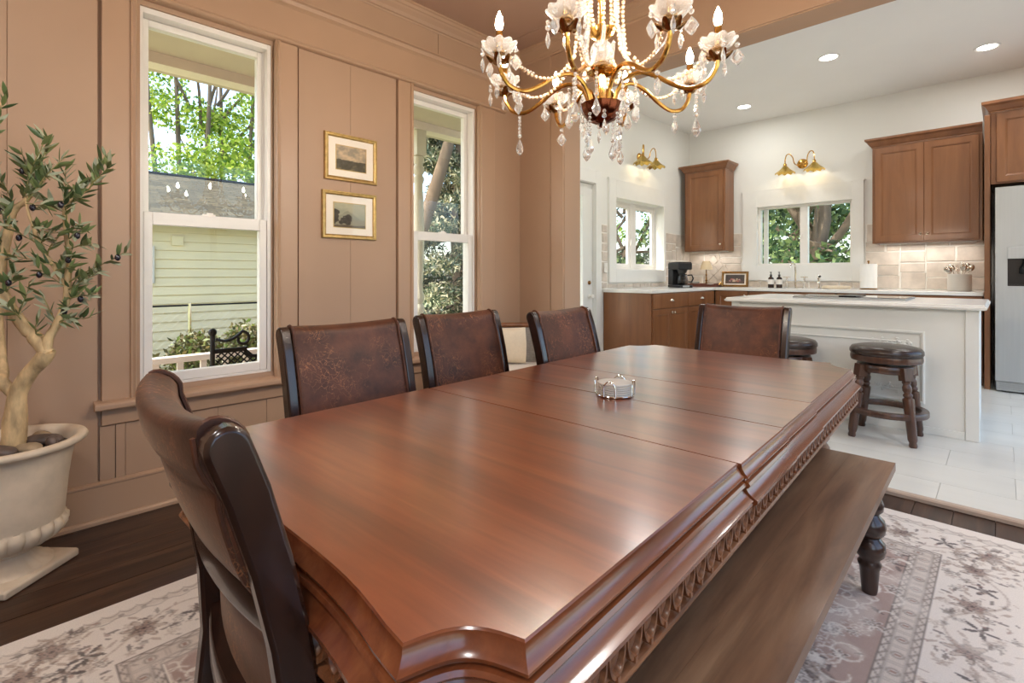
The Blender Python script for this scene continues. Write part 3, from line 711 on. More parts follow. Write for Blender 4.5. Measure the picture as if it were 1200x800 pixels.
# maple clump behind the neighbour's roof
bl = []
for i in range(60):
    y = rr.uniform(-4.5, 5.5); z = rr.uniform(3.4, 11.5); bl.append(((rr.uniform(-2, 2), y, z), (1.1, 1.1, 0.55), 780))
tr = [((0.2 * i, -0.9 + 0.42 * i, -0.0), (rr.uniform(-1, 1), -1.6 + 0.75 * i, 10), 0.10, 0.03) for i in range(6)]
for i in range(16):
    y = rr.uniform(-2, 2.5); z = rr.uniform(4, 9); tr.append(((0, y * .4, z - 1), (rr.uniform(-1.5, 1.5), y * 2.0, z + rr.uniform(.3, 1.8)), 0.05, 0.015))
tree('leafy yellow-green maple clump rising behind the shingled roof', (-14, 4.2, -0.6), tr, bl, 0.115, M['tree_bark'], M['maple_leaf'], 11, 'maple_tree', 0.7)
# spruce outside the second window
bl = []; tr = [((0, 0, 0), (0, 0, 8.5), 0.2, 0.03)]
for i in range(105):
    z = rr.uniform(0.5, 7.5); rad = 2.3 * (1 - z / 9.2); a = rr.uniform(0, 2 * PI); tip = (rad * math.cos(a), rad * math.sin(a), z - 0.35)
    tr.append(((0, 0, z), tip, 0.03, 0.008))
    for q in (0.45, 0.7, 0.95): bl.append(((tip[0] * q, tip[1] * q, z - 0.35 * q - 0.08), (0.42, 0.42, 0.16), 230))
tree('dark drooping spruce seen through the window right of the pictures', (-6.5, 7.75, -0.6), tr, bl, 0.14, M['tree_bark'], M['spruce_leaf'], 12, 'spruce_tree', 0.28)
# leaning trunk
tr = [([(0, 0, 0), (-0.05, 0.62, 1.7), (-0.1, 1.30, 3.4), (-0.15, 1.85, 4.9), (-0.3, 2.5, 6.6)], (0.15, 0.06)), ((-0.12, 1.6, 4.2), (0.5, 1.2, 6.5), 0.06, 0.03)]
bl = [((rr.uniform(-1.2, 1.2), rr.uniform(-1.0, 1.6), rr.uniform(5.2, 7.2)), (0.7, 0.7, 0.4), 200) for i in range(16)]
tree('leaning pale-barked tree beside the porch post', (-3.9, 3.95, -0.6), tr, bl, 0.13, M['pale_bark'], M['maple_leaf'], 13, 'leaning_tree', 0.7)
# yard trees seen from the kitchen
def broad(label, loc, seed, n=50, h=(1.2, 6.5), sp=2.6, trunk=0.28, leaf='yard_leaf', lean=0.4):
    r2 = random.Random(seed); tr = [((0, 0, 0), (lean * .3, 0.1, 2.4), trunk, trunk * .85), ((lean * .3, 0.1, 2.3), (lean, 0.4, 5.5), trunk * .6, 0.06), ((lean * .3, 0.1, 2.2), (-1.1, 0.2, 4.4), trunk * .38, 0.05), ((lean * .3, 0.1, 1.9), (1.5, -0.2, 4.0), trunk * .34, 0.04)]
    for i in range(12): tr.append(((r2.uniform(-.4, .4), 0, r2.uniform(1.8, 4)), (r2.uniform(-sp, sp), r2.uniform(-1.5, 1.5), r2.uniform(2, 5.5)), 0.05, 0.015))
    bl = [((r2.uniform(-sp, sp), r2.uniform(-sp * .7, sp * .7), r2.uniform(*h)), (0.6, 0.6, 0.32), 200) for i in range(n)]
    tree(label, loc, tr, bl, 0.14, M['tree_bark'], M[leaf], seed, 'yard_tree', 0.6)
broad('stout-trunked tree seen in the right pane above the sink', (0.08, 11.6, -0.6), 31, 46, (1.5, 6.5), 2.0, 0.27)
broad('many-limbed tree seen in the left pane above the sink', (-1.9, 16.6, -0.6), 32, 60, (0.8, 7), 2.3, 0.2, lean=0.7)
broad('bushy tree seen through the small casement window', (-4.75, 12.2, -0.6), 33, 70, (0.3, 6), 2.0, 0.14)
broad('far green tree behind the spruce and casement window', (-9.2, 16.5, -0.6), 34, 60, (0.3, 8), 2.6, 0.25, 'maple_leaf')
broad('tall tree in the yard right of the sink window', (4.7, 17.0, -0.6), 35, 60, (0.5, 8), 2.6, 0.25, 'maple_leaf')

# neighbour's house
nh = thing('neighbor_house', 'cream clapboard house with shingled roof across the side yard', 'house', (-7.5, 2.5, -0.6))
part('wall', MB().box(-4, -0.03, -6, 2.9, 0, 2.65), M['siding'], nh)
sb = mesh_of('siding_board', MB().prism([(0.0, 0.0), (0.030, 0.0), (0.010, 0.148), (0.0, 0.148)], -6, 2.9, 'y'), M['siding'])
for i in range(17): link('siding_board', sb, nh, (-0.03, 0, -0.06 + i * 0.157))
part('roof', MB().prism([(0.45, 2.60), (0.45, 2.66), (-2.1, 3.80), (-4.6, 2.66), (-4.6, 2.60), (-2.1, 3.72)], -6.3, 3.1, 'y'), M['shingle'], nh)
part('ridge_cap', MB().tube([(-2.1, -6.3, 3.80), (-2.1, 3.1, 3.80)], 0.045, 6), M['iron'], nh)
part('vent_cover', MB().box(-0.02, 0.03, -0.43, -0.25, 2.22, 2.40), M['siding'], nh, bev=0.008)
part('meter_box', MB().box(-0.02, 0.04, -0.80, -0.68, 1.56, 2.20), M['ceramic'], nh, bev=0.006)
fe = thing('wire_fence', 'thin wire fence with top rail in front of the clapboard house', 'fence', (-6.4, 2.5, -0.6))
part('top_rail', MB().tube([(0, -5, 1.22), (0, 2.4, 1.22)], 0.016, 6), M['iron'], fe)
for i in range(4): part('post', MB().tube([(0, -4.6 + i * 2.1, 0), (0, -4.6 + i * 2.1, 1.25)], 0.025, 7), M['chrome'], fe)
wm = MB()
for i in range(48):
    y = -4.5 + i * 0.12
    wm.tube([(0.01, y, 0.02), (0.01, y + 1.18, 1.2)], 0.0012, 3); wm.tube([(0.012, y + 1.18, 0.02), (0.012, y, 1.2)], 0.0012, 3)
part('wire_mesh', wm, M['ceramic'], fe, kind='stuff')
LB = ['low brownish vine heaped on the fence at the far left', 'tangled vine bush on the fence left of the garden chair', 'tall vine bush climbing the fence above the garden chair', 'bright green shrub right of the vine bushes', 'dark shrub at the far end of the fence']
for i, (y, hh, n) in enumerate([(1.25, 0.55, 8), (2.05, 0.66, 10), (2.85, 0.80, 11), (3.65, 0.62, 9), (4.5, 0.8, 9)]):
    t = thing('shrub', LB[i], 'shrub', (-5.9, y, -0.6)); r2 = random.Random(50 + i)
    bl = [((r2.uniform(-.3, .2), r2.uniform(-.25, .25), r2.uniform(0.15, hh)), (0.3, 0.22, 0.2), 150) for _ in range(n)]
    if i == 2: bl += [((-0.3, 0.4 + 0.02 * k, 1.0 + 0.12 * k), (0.1, 0.1, 0.1), 60) for k in range(5)]
    st = MB()
    for _ in range(8): st.tube(wig((r2.uniform(-.1, .1), r2.uniform(-.2, .2), 0), (r2.uniform(-.3, .3), r2.uniform(-.6, .6), hh), 3, .05, r2), [0.012, 0.01, 0.008, 0.004], 5)
    part('stem', st, M['tree_bark'], t); leaf_cloud('foliage', bl, 0.085, M['shrub_leaf'] if i != 3 else M['maple_leaf'], t, 60 + i)
gr = leaf_cloud('grass', [((-4.2, 2.5, -0.6), (1.9, 5.0, 0.03), 9000)], 0.09, M['blade'], None, 77, droop=-1.6, aspect=0.16, shell=0.0)
tag(gr, 'sunlit grass blades between porch and fence', 'grass', kind='stuff')

# ================================================================== DINING ROOM
# ---- rug: woven colours drawn on a fine grid
def rug():
    X0, X1, Y0, Y1 = 0.785, 3.08, -0.11, 2.94; st = 0.005
    nx, ny = int((X1 - X0) / st), int((Y1 - Y0) / st)
    xs = np.linspace(X0, X1, nx + 1); ys = np.linspace(Y0, Y1, ny + 1); GX, GY = np.meshgrid(xs, ys)
    g = np.random.default_rng(5)
    cream = np.array(lin((230, 221, 211))[:3]); taupe = np.array(lin((168, 148, 134))[:3]); dark = np.array(lin((82, 68, 66))[:3]); mauve = np.array(lin((158, 128, 118))[:3]); ink = np.array(lin((60, 52, 58))[:3]); pale = np.array(lin((234, 226, 216))[:3])
    dx = np.minimum(GX - X0, X1 - GX); dy = np.minimum(GY - Y0, Y1 - GY); D = np.minimum(dx, dy)
    S = np.where(dx < dy, GY, GX)                     # running coordinate along the nearest edge
    C = np.empty(GX.shape + (3,)); C[:] = cream
    def paint(mask, col, a=1.0):
        m = np.clip(mask, 0, 1)[..., None] * a; C[:] = C * (1 - m) + col * m
    def soft(v, wd): return np.clip(1 - np.abs(v) / wd, 0, 1)
    # guard stripes
    paint((D < 0.345) & (D > 0.0), cream)
    paint(((D > 0.335) & (D < 0.425)).astype(float), taupe, 0.35)
    zz = np.abs(((S / 0.022) % 2) - 1)
    for d0 in (0.335, 0.357, 0.403, 0.425): paint(soft(D - d0, 0.0045), dark, 0.75)
    paint(soft(D - (0.339 + 0.014 * zz), 0.006), dark, 0.7); paint(soft(D - (0.407 + 0.014 * zz), 0.006), dark, 0.75)
    ph = ((S / 0.085) % 1) - 0.5; md = np.hypot(ph * 0.085, D - 0.380)
    paint(soft(md - 0.014, 0.006), dark, 0.6); paint((md < 0.006).astype(float), mauve, 0.9)
    paint(soft(np.abs(ph) - 0.46, 0.05) * (np.abs(D - 0.380) < 0.018), dark, 0.35)
    # scalloped outer guard
    sc = 0.018 * np.abs(np.sin(S * PI / 0.045))
    paint(soft(D - (0.058 + sc), 0.005), dark, 0.7); paint(soft(D - (0.100 + 0.006 * np.sin(S * 90)), 0.0045), dark, 0.65); paint(((D > 0.062) & (D < 0.098)).astype(float), taupe, 0.25)
    fl = np.hypot((((S / 0.06) % 1) - 0.5) * 0.06, D - 0.085); paint((fl < 0.008).astype(float), dark, 0.45)
    # field
    F = D > 0.43
    paint(F.astype(float), mauve, 0.85)
    stamps = []
    def local(cx, cy, r):
        i0, i1 = np.searchsorted(xs, [cx - r, cx + r]); j0, j1 = np.searchsorted(ys, [cy - r, cy + r])
        return (slice(max(j0, 0), j1), slice(max(i0, 0), i1))
    def put(sl, mask, col, a): 
        m = np.clip(mask, 0, 1)[..., None] * a; C[sl] = C[sl] * (1 - m) + col * m
    def flower(cx, cy, r, n, rot, col, fill, a=0.8):
        sl = local(cx, cy, r * 1.3); X = GX[sl] - cx; Y = GY[sl] - cy
        if X.size == 0: return
        q = np.hypot(X, Y); t = np.arctan2(Y, X) + rot; e = r * (0.72 + 0.28 * np.cos(n * t))
        if fill is not None: put(sl, (q < e).astype(float), fill, 0.55)
        put(sl, soft(q - e, 0.005), col, a); put(sl, soft(q - r * 0.38, 0.0045), col, a * 0.8); put(sl, (q < r * 0.16).astype(float), col, a)
    def leafm(cx, cy, r, rot, col, a=0.8):
        sl = local(cx, cy, r * 1.1); X = GX[sl] - cx; Y = GY[sl] - cy
        if X.size == 0: return
        u = X * math.cos(rot) + Y * math.sin(rot); v = -X * math.sin(rot) + Y * math.cos(rot)
        e = np.clip(r * 0.34 * (1 - (u / r) ** 2), 0, None); put(sl, (np.abs(v) < e).astype(float), col, a)
    def vine(pts, col, wd=0.0045, a=0.6):
        for (ax, ay), (bx, by) in zip(pts[:-1], pts[1:]):
            r = math.hypot(bx - ax, by - ay) / 2 + 0.012; sl = local((ax + bx) / 2, (ay + by) / 2, r); X = GX[sl]; Y = GY[sl]
            if X.size == 0: continue
            L2 = (bx - ax) ** 2 + (by - ay) ** 2 + 1e-9; q = np.clip(((X - ax) * (bx - ax) + (Y - ay) * (by - ay)) / L2, 0, 1)
            put(sl, soft(np.hypot(X - ax - q * (bx - ax), Y - ay - q * (by - ay)), wd), col, a)
    # main border: alternating large palmettes, small flowers, leaves and a running vine
    sides = [('x', X0 + 0.222, Y0, Y1), ('x', X1 - 0.222, Y0, Y1), ('y', Y0 + 0.222, X0, X1), ('y', Y1 - 0.222, X0, X1)]
    for ax, c0, a0, a1 in sides:
        def pos(s, o): return (c0 + o, s) if ax == 'x' else (s, c0 + o)
        s = a0 + 0.14; i = 0; vp = []
        ss = np.arange(a0 + 0.1, a1 - 0.1, 0.02)
        vine([pos(q, 0.075 * math.sin(q * 2 * PI / 0.56)) for q in ss], taupe, 0.006, 0.6)
        while s < a1 - 0.12:
            px, py = pos(s, 0.012 * (1 if i % 2 else -1))
            if i % 2 == 0:
                flower(px, py, 0.062, 8, i, dark, taupe, 0.75); flower(px, py, 0.036, 6, i * .7, ink, mauve, 0.8)
                for k in range(8): q = k * PI / 4 + .2; leafm(px + 0.084 * math.cos(q), py + 0.084 * math.sin(q), 0.019, q + .5, dark if k % 2 else taupe, 0.7)
            else:
                for k in range(5): q = k * 2 * PI / 5 + i; leafm(px + 0.028 * math.cos(q), py + 0.028 * math.sin(q), 0.021, q, ink, 0.85)
                flower(px, py, 0.013, 5, 0, dark, None, 0.8)
            for k in range(20):
                qx, qy = pos(s + g.uniform(-.07, .07), g.uniform(-.105, .105)); r = g.random()
                if r < .35: flower(qx, qy, g.uniform(0.010, 0.020), 5, g.uniform(0, 6), taupe if g.random() < .5 else dark, None, 0.6)
                else: leafm(qx, qy, g.uniform(0.007, 0.016), g.uniform(0, 6), [dark, taupe, taupe, mauve][int(g.integers(4))], 0.65)
            s += 0.14; i += 1
    # field: dense scrolls and flowers, pale diamond corners
    fx0, fx1, fy0, fy1 = X0 + 0.43, X1 - 0.43, Y0 + 0.43, Y1 - 0.43
    cx, cy = (fx0 + fx1) / 2, (fy0 + fy1) / 2
    u = np.abs(GX - cx) / ((fx1 - fx0) / 2); v = np.abs(GY - cy) / ((fy1 - fy0) / 2)
    med = u ** 1.2 + v ** 1.2 + 0.03 * np.sin(GX * 60) * np.sin(GY * 60)
    paint((F & (med < 0.98)).astype(float), cream, 0.8); paint(F * soft(med - 0.98, 0.02), dark, 0.6); paint(F * soft(med - 0.90, 0.016), mauve, 0.7)
    for _ in range(1900):
        px, py = g.uniform(fx0, fx1), g.uniform(fy0, fy1); r = g.random()
        inside = (abs(px - cx) / ((fx1 - fx0) / 2)) ** 1.2 + (abs(py - cy) / ((fy1 - fy0) / 2)) ** 1.2 < 0.95
        c1, c2 = (dark, taupe) if inside else (pale, ink)
        if r < .22: flower(px, py, g.uniform(0.016, 0.04), int(g.integers(5, 9)), g.uniform(0, 6), c1, None if g.random() < .5 else c2, 0.65)
        elif r < .55: leafm(px, py, g.uniform(0.012, 0.028), g.uniform(0, 6), c1 if g.random() < .6 else c2, 0.7)
        else:
            a = g.uniform(0, 6); R0 = g.uniform(0.02, 0.055)
            vine([(px + R0 * math.cos(a + k * .45) * (1 - k * .06), py + R0 * math.sin(a + k * .45) * (1 - k * .06)) for k in range(9)], c1, 0.005, 0.7)
    # wear
    def cloud(n, k):
        z = g.random((n, n)); fy = np.linspace(0, n - 1.001, GX.shape[0]); fx = np.linspace(0, n - 1.001, GX.shape[1])
        iy = fy.astype(int); ix = fx.astype(int); ty = (fy - iy)[:, None]; tx = (fx - ix)[None]
        return z[iy][:, ix] * (1 - ty) * (1 - tx) + z[iy + 1][:, ix] * ty * (1 - tx) + z[iy][:, ix + 1] * (1 - ty) * tx + z[iy + 1][:, ix + 1] * ty * tx
    wear = cloud(14, 0) * .5 + cloud(50, 1) * .5
    paint(np.clip((wear - 0.55) * 2.0, 0, 0.32), pale)
    paint((D < 0.012).astype(float), cream, 0.8)
    n1 = nx + 1
    v = np.stack([GX, GY, np.full(GX.shape, 0.009)], -1).reshape(-1, 3).astype(np.float32)
    me = bpy.data.meshes.new('rug'); me.vertices.add(len(v)); me.vertices.foreach_set('co', v.ravel())
    jj, ii = np.meshgrid(np.arange(ny), np.arange(nx), indexing='ij'); b = (jj * n1 + ii).ravel()
    li = np.stack([b, b + 1, b + n1 + 1, b + n1], 1).ravel().astype(np.int32); nf = nx * ny
    me.loops.add(4 * nf); me.loops.foreach_set('vertex_index', li); me.polygons.add(nf)
    me.polygons.foreach_set('loop_start', (np.arange(nf) * 4).astype(np.int32)); me.polygons.foreach_set('loop_total', np.full(nf, 4, np.int32)); me.update(calc_edges=True)
    at = me.color_attributes.new('Col', 'FLOAT_COLOR', 'POINT')
    at.data.foreach_set('color', np.concatenate([C.reshape(-1, 3), np.ones((len(v), 1))], 1).astype(np.float32).ravel())
    me.materials.append(M['rug']); t = thing('area_rug', 'faded cream and mauve patterned area rug under the dining table', 'rug', (0, 0, 0))
    link('pile', me, t)
    part('bound_edge', MB().box(X0, X1, Y0, Y0 + 0.008, 0.0005, 0.0088).box(X0, X1, Y1 - 0.008, Y1, 0.0005, 0.0088).box(X0, X0 + 0.008, Y0 + 0.008, Y1 - 0.008, 0.0005, 0.0088).box(X1 - 0.008, X1, Y0 + 0.008, Y1 - 0.008, 0.0005, 0.0088), M['cream_fabric'], t)
rug()

# ---- dining table
TB = thing('dining_table', 'large carved cherry dining table with leaves and scalloped corners', 'table', (2.042, 1.376, 0.009), math.radians(2.3))
ZT = 0.736; HW, HN, HF = 0.487, 1.108, 1.060
PROF = [(0.0, 0.0), (0.002, -0.002), (0.003, -0.010), (0.009, -0.019), (0.014, -0.023), (0.014, -0.026), (0.008, -0.028), (0.008, -0.032), (0.015, -0.034), (0.018, -0.039), (0.015, -0.044), (0.011, -0.047), (0.014, -0.053), (0.024, -0.061), (0.031, -0.065), (0.031, -0.071), (0.024, -0.076), (-0.03, -0.076)]
def corner(cx, cy, sx, sy, k=10):
    """concave chamfered corner from the side edge to the end edge"""
    a = Vector((cx, cy - sy * (0.087 if sy < 0 else 0.112))); b = Vector((cx - sx * 0.088, cy)); n = Vector((-sx, -sy)).normalized(); out = []
    for i in range(k + 1):
        q = i / k; out.append(a.lerp(b, q) + n * 0.022 * math.sin(PI * q))
    return out
def half_path(sy, seam):
    """outline from seam on +x side round the end to the seam on -x side"""
    p = [Vector((HW, seam))] + corner(HW, sy * (HN if sy < 0 else HF), 1, sy)
    xa = HW - 0.088; n = 22
    for i in range(1, n):
        x = xa - 2 * xa * i / n; d = xa - abs(x); p.append(Vector((x, sy * ((HN if sy < 0 else HF) - 0.023 * (1 - math.exp(-(d / 0.10) ** 1.6) if (sy > 0 or x > 0) else 1)))))
    p += list(reversed(corner(-HW, sy * (HN - 0.024 if sy < 0 else HF), -1, sy))) + [Vector((-HW, seam))]
    return p
def offsets(path, sy):
    """outward unit mitre vectors for an open path"""
    res = []
    for i, p in enumerate(path):
        t0 = (p - path[i - 1]).normalized() if i else None; t1 = (path[i + 1] - p).normalized() if i < len(path) - 1 else None
        f = lambda t: Vector((t.y, -t.x)) * sy
        if t0 is None: res.append(f(t1))
        elif t1 is None: res.append(f(t0))
        else:
            n = (f(t0) + f(t1)); n.normalize(); res.append(n / max(0.55, n.dot(f(t1))))
    return res
def table_half(sy, seam):
    p = half_path(sy, seam); nr = offsets(p, sy)
    rings = [[(q.x + n.x * o, q.y + n.y * o, ZT + z) for o, z in PROF] for q, n in zip(p, nr)]
    e = MB().loft(rings, cap=False, closed_ring=False)
    e.add(rings[0] + rings[-1][::-1], [tuple(range(2 * len(PROF)))])
    e.add([r[-1] for r in rings], [tuple(range(len(rings)))])
    top = MB(); top.prism([(q.x, q.y) for q in p], ZT - 0.02, ZT + 0.0004)
    s = part('table_section', top, M['table'], TB)
    part('moulded_edge', e, M['table_edge'], s, smooth=30)
table_half(-1, -0.378); table_half(1, 0.252)
def leaf(y0, y1, off):
    poly = [(HW + o + off, ZT + z) for o, z in PROF] + [(-HW - o + off, ZT + z) for o, z in reversed(PROF)]
    s = part('table_leaf', MB().box(-HW + off, HW + off, y0, y1, ZT - 0.02, ZT + 0.0004), M['table'], TB)
    for sg in (1, -1):
        pl = [(sg * (HW + o) + off, ZT + z) for o, z in PROF]; part('moulded_edge', MB().prism(pl, y0, y1, 'y'), M['table_edge'], s, smooth=30)
leaf(-0.374, -0.066, 0.006); leaf(-0.062, 0.248, 0.004)
# apron with carved lunettes
AP = [(HW + 0.012, -HN + 0.083), (HW + 0.012, HF - 0.105), (HW - 0.083, HF + 0.006), (-HW + 0.083, HF + 0.006), (-HW - 0.012, HF - 0.105), (-HW - 0.012, -HN + 0.083), (-HW + 0.095, -HN + 0.017), (HW - 0.21, -HN + 0.013), (HW - 0.083, -HN - 0.006)]
part('apron', MB().prism(AP, ZT - 0.138, ZT - 0.074), M['carve'], TB)
part('lower_bead', MB().loft([[(x * s_, y * (1 + (s_ - 1) * .5), ZT - z) for x, y in AP] for s_, z in ((1.0, 0.139), (1.018, 0.136), (1.022, 0.131), (1.018, 0.126), (1.0, 0.123))]), M['carve'], TB)
lm = MB(); NU = 8
outer = [(0.0205 * math.cos(PI + PI * i / NU), -0.036 * math.sin(PI * i / NU) + 0.018) for i in range(NU + 1)]
rings = []
for s_, h in ((1.0, 0.0), (0.98, 0.011), (0.80, 0.011), (0.72, 0.004), (0.40, 0.008), (0.08, 0.010)):
    rings.append([(x * s_, h, (z - 0.018) * s_ + 0.018) for x, z in outer])
lm.loft(rings, cap=False, closed_ring=False); lm.box(-0.003, 0.003, 0.0, 0.013, -0.020, -0.012)
lun = mesh_of('carved_lunette', lm, M['carve'], 35)
def carve_run(a, b):
    a, b = Vector(a), Vector(b); L = (b - a).length; n = int(L / 0.0425); t = (b - a) / L; ang = math.atan2(t.y, t.x)
    for i in range(n):
        q = a + t * L * (i + 0.5) / n; link('carved_lunette', lun, TB, (q.x, q.y, ZT - 0.100), (0, 0, ang + PI))
for i in range(len(AP)): carve_run(AP[i], AP[(i + 1) % len(AP)])
lp = [(0.055, 0), (0.06, 0.02), (0.05, 0.05), (0.035, 0.07), (0.05, 0.11), (0.075, 0.2), (0.082, 0.3), (0.06, 0.36), (0.04, 0.39), (0.062, 0.41), (0.062, 0.43), (0.05, 0.45), (0.05, 0.46)]
for sx in (1, -1):
    for sy in (1, -1):
        part('leg', MB().lathe(lp, 18).box(-0.052, 0.052, -0.052, 0.052, 0.455, ZT - 0.138), M['carve'], TB, (sx * 0.37, sy * 0.86, 0), smooth=True)

# ---- dining chairs (local: origin on the floor under the seat, facing +y)
def chair_meshes():
    d = {}
    # side post outline in (y, z): rear leg, back, scrolled top
    cl = [(-0.285, 0.0, .020), (-0.255, 0.14, .022), (-0.228, 0.30, .024), (-0.212, 0.44, .026), (-0.219, 0.56, .025), (-0.234, 0.66, .024), (-0.256, 0.76, .024), (-0.282, 0.852, .025), (-0.304, 0.912, .025)]
    L, Rr = [], []
    for i, (y, z, h) in enumerate(cl):
        a = cl[max(0, i - 1)]; b = cl[min(len(cl) - 1, i + 1)]; t = Vector((b[0] - a[0], b[1] - a[1])).normalized(); n = Vector((t.y, -t.x))
        L.append((y + n.x * h, z + n.y * h)); Rr.append((y - n.x * h, z - n.y * h))
    y, z, h = cl[-1]; t = Vector((-0.02, 0.05)).normalized(); n = Vector((t.y, -t.x)); arc = []
    for k in range(1, 8):
        a = PI * k / 8; arc.append((y + n.x * h * math.cos(a) + t.x * h * 1.05 * math.sin(a), z + n.y * h * math.cos(a) + t.y * h * 1.05 * math.sin(a)))
    poly = L + arc + Rr[::-1]
    d['post'] = MB().prism(poly, -0.017, 0.017, 'x'); d['poly'] = (L, arc, Rr)
    # padded leather back: closed section swept across with a bow
    def front(z):  # centreline y at height z
        for i in range(len(cl) - 1):
            if cl[i][1] <= z <= cl[i + 1][1]:
                q = (z - cl[i][1]) / (cl[i + 1][1] - cl[i][1]); return cl[i][0] + q * (cl[i + 1][0] - cl[i][0])
        return cl[-1][0]
    sec = []
    for zz in (0.49, 0.54, 0.60, 0.66, 0.72, 0.78, 0.84, 0.895): sec.append((front(zz) + 0.019, zz))
    y, z = cl[-1][0], cl[-1][1]
    for k in range(0, 9):
        a = math.radians(-5 + k * 21.0); sec.append((y + 0.023 * math.cos(a) - 0.011 * math.sin(a), z + 0.025 * math.sin(a) + 0.003))
    for zz, o in ((0.890, 0.029), (0.870, 0.028), (0.852, 0.022), (0.835, 0.026), (0.80, 0.028), (0.765, 0.028), (0.735, 0.024), (0.715, 0.016)): sec.append((front(zz) - o, zz))
    for zz in (0.715, 0.66, 0.60, 0.54, 0.49): sec.append((front(zz) + 0.008, zz))
    rings = []
    N = 12
    for i in range(N + 1):
        q = -1 + 2 * i / N; x = 0.203 * q; bow = -0.026 * (1 - q * q); sag = -0.010 * (1 - q * q); puff = 1 - abs(q) ** 8
        rings.append([(x, yy + bow * max(0, (zz - 0.45) / 0.5) + 0.004 * puff * (1 if yy > front(min(zz, .89)) else -1), zz + sag * max(0, (zz - 0.6) / 0.35)) for yy, zz in sec])
    d['back'] = MB().loft(rings)
    pp_ = MB()
    for sx in (-1, 1):
        ln = [(sx * 0.199, yy + 0.004, zz) for yy, zz in sec[:15]]; 
        d['piping%d' % sx] = MB().tube(ln, 0.0045, 6)
        lb = [(sx * 0.199, yy - 0.003, zz) for yy, zz in sec[16:25]]; d['seam%d' % sx] = MB().tube(lb, 0.0035, 6)
    def rail(zc, hh, th, dep):
        rg = []
        for i in range(13):
            q = -1 + 2 * i / 12; x = 0.205 * q; bow = dep * (1 - q * q); y0 = front(zc)
            rg.append([(x, y0 + a * th + bow, zc + b * hh) for a, b in ((-1, -.8), (-.8, -1), (.8, -1), (1, -.8), (1, .8), (.8, 1), (-.8, 1), (-1, .8))])
        return MB().loft(rg)
    d['rail_up'] = rail(0.690, 0.032, 0.014, -0.022); d['rail_lo'] = rail(0.465, 0.026, 0.014, -0.028)
    d['panel'] = MB().loft([[(0.2 * q, front(zz) + 0.004 - 0.022 * (1 - q * q), zz) for zz in (0.48, 0.56, 0.64, 0.70)] + [(0.2 * q, front(zz) + 0.012 - 0.022 * (1 - q * q), zz) for zz in (0.70, 0.64, 0.56, 0.48)] for q in [-1 + i / 5 for i in range(11)]])
    rg = []
    for s_, z in ((0.93, 0.435), (1.0, 0.445), (1.01, 0.465), (0.98, 0.482), (0.90, 0.492), (0.6, 0.498)):
        rg.append([(s_ * 0.225 * math.copysign(abs(math.cos(a)) ** 0.45, math.cos(a)) * (1 + 0.06 * math.sin(a)), 0.02 + s_ * 0.225 * math.copysign(abs(math.sin(a)) ** 0.45, math.sin(a)), z) for a in [2 * PI * k / 28 for k in range(28)]])
    d['seat'] = MB().loft(rg)
    d['frame'] = MB().prism([(-0.205, -0.20), (0.205, -0.20), (0.222, 0.225), (-0.222, 0.225)], 0.375, 0.437)
    d['leg'] = MB().loft([[(sx * w_, sy * w_ + o, z) for sx, sy in ((-1, -1), (1, -1), (1, 1), (-1, 1))] for w_, o, z in ((0.014, 0.012, 0), (0.018, 0.004, 0.2), (0.023, 0, 0.376))])
    return d
cm = chair_meshes()
def make_chair(label, loc, rz, group=None):
    t = thing('dining_chair', label, 'chair', loc, rz, group)
    for sx in (-1, 1):
        o = part('back_post', cm['post'], M['dark_wood'], t, (sx * 0.222, 0, 0), smooth=30); m = o.modifiers.new('b', 'BEVEL'); m.width = 0.006; m.segments = 2; m.limit_method = 'ANGLE'; m.angle_limit = math.radians(60)
        part('leg', cm['leg'], M['dark_wood'], t, (sx * 0.19, 0.20, 0), bev=0.003)
    b = part('backrest', cm['back'], M['leather'], t, smooth=60)
    for sx in (-1, 1):
        part('piping', cm['piping%d' % sx], M['leather'], b, smooth=True); part('seam', cm['seam%d' % sx], M['leather'], b, smooth=True)
    part('back_panel', cm['panel'], M['leather'], t, smooth=60, label='lower leather panel inside the back')
    part('upper_rail', cm['rail_up'], M['dark_wood'], t, smooth=40); part('lower_rail', cm['rail_lo'], M['dark_wood'], t, smooth=40)
    part('seat', cm['seat'], M['leather'], t, smooth=True); part('seat_frame', cm['frame'], M['dark_wood'], t, bev=0.003)
    return t
ch0 = make_chair('dining chair at the near end of the table, its scrolled leather back toward the camera', (2.070, 0.492, 0.009), math.radians(-2.2))
for ch in ch0.children:
    if ch.name.startswith('backrest'):
        pass
SIDE = 'leather dining chairs along the window side'
def chair_copy(label, loc, rz, group=None):
    c = copy_tree(ch0); c.location = loc; c.rotation_euler = (0, 0, rz); c['label'] = label
    if group: c['group'] = group
    return c
chair_copy('dining chair nearest the tall left window on the window side of the table', (1.545, 0.868, 0.009), -PI / 2 + math.radians(1), SIDE)
chair_copy('middle of the three leather dining chairs along the window side', (1.462, 1.458, 0.009), -PI / 2 + math.radians(2), SIDE)
chair_copy('window-side dining chair farthest along, just before the rattan armchair', (1.665, 1.945, 0.009), -PI / 2 + math.radians(3), SIDE)
chair_copy('dining chair at the far end of the table facing the camera', (1.905, 2.560, 0.009), PI + math.radians(2))

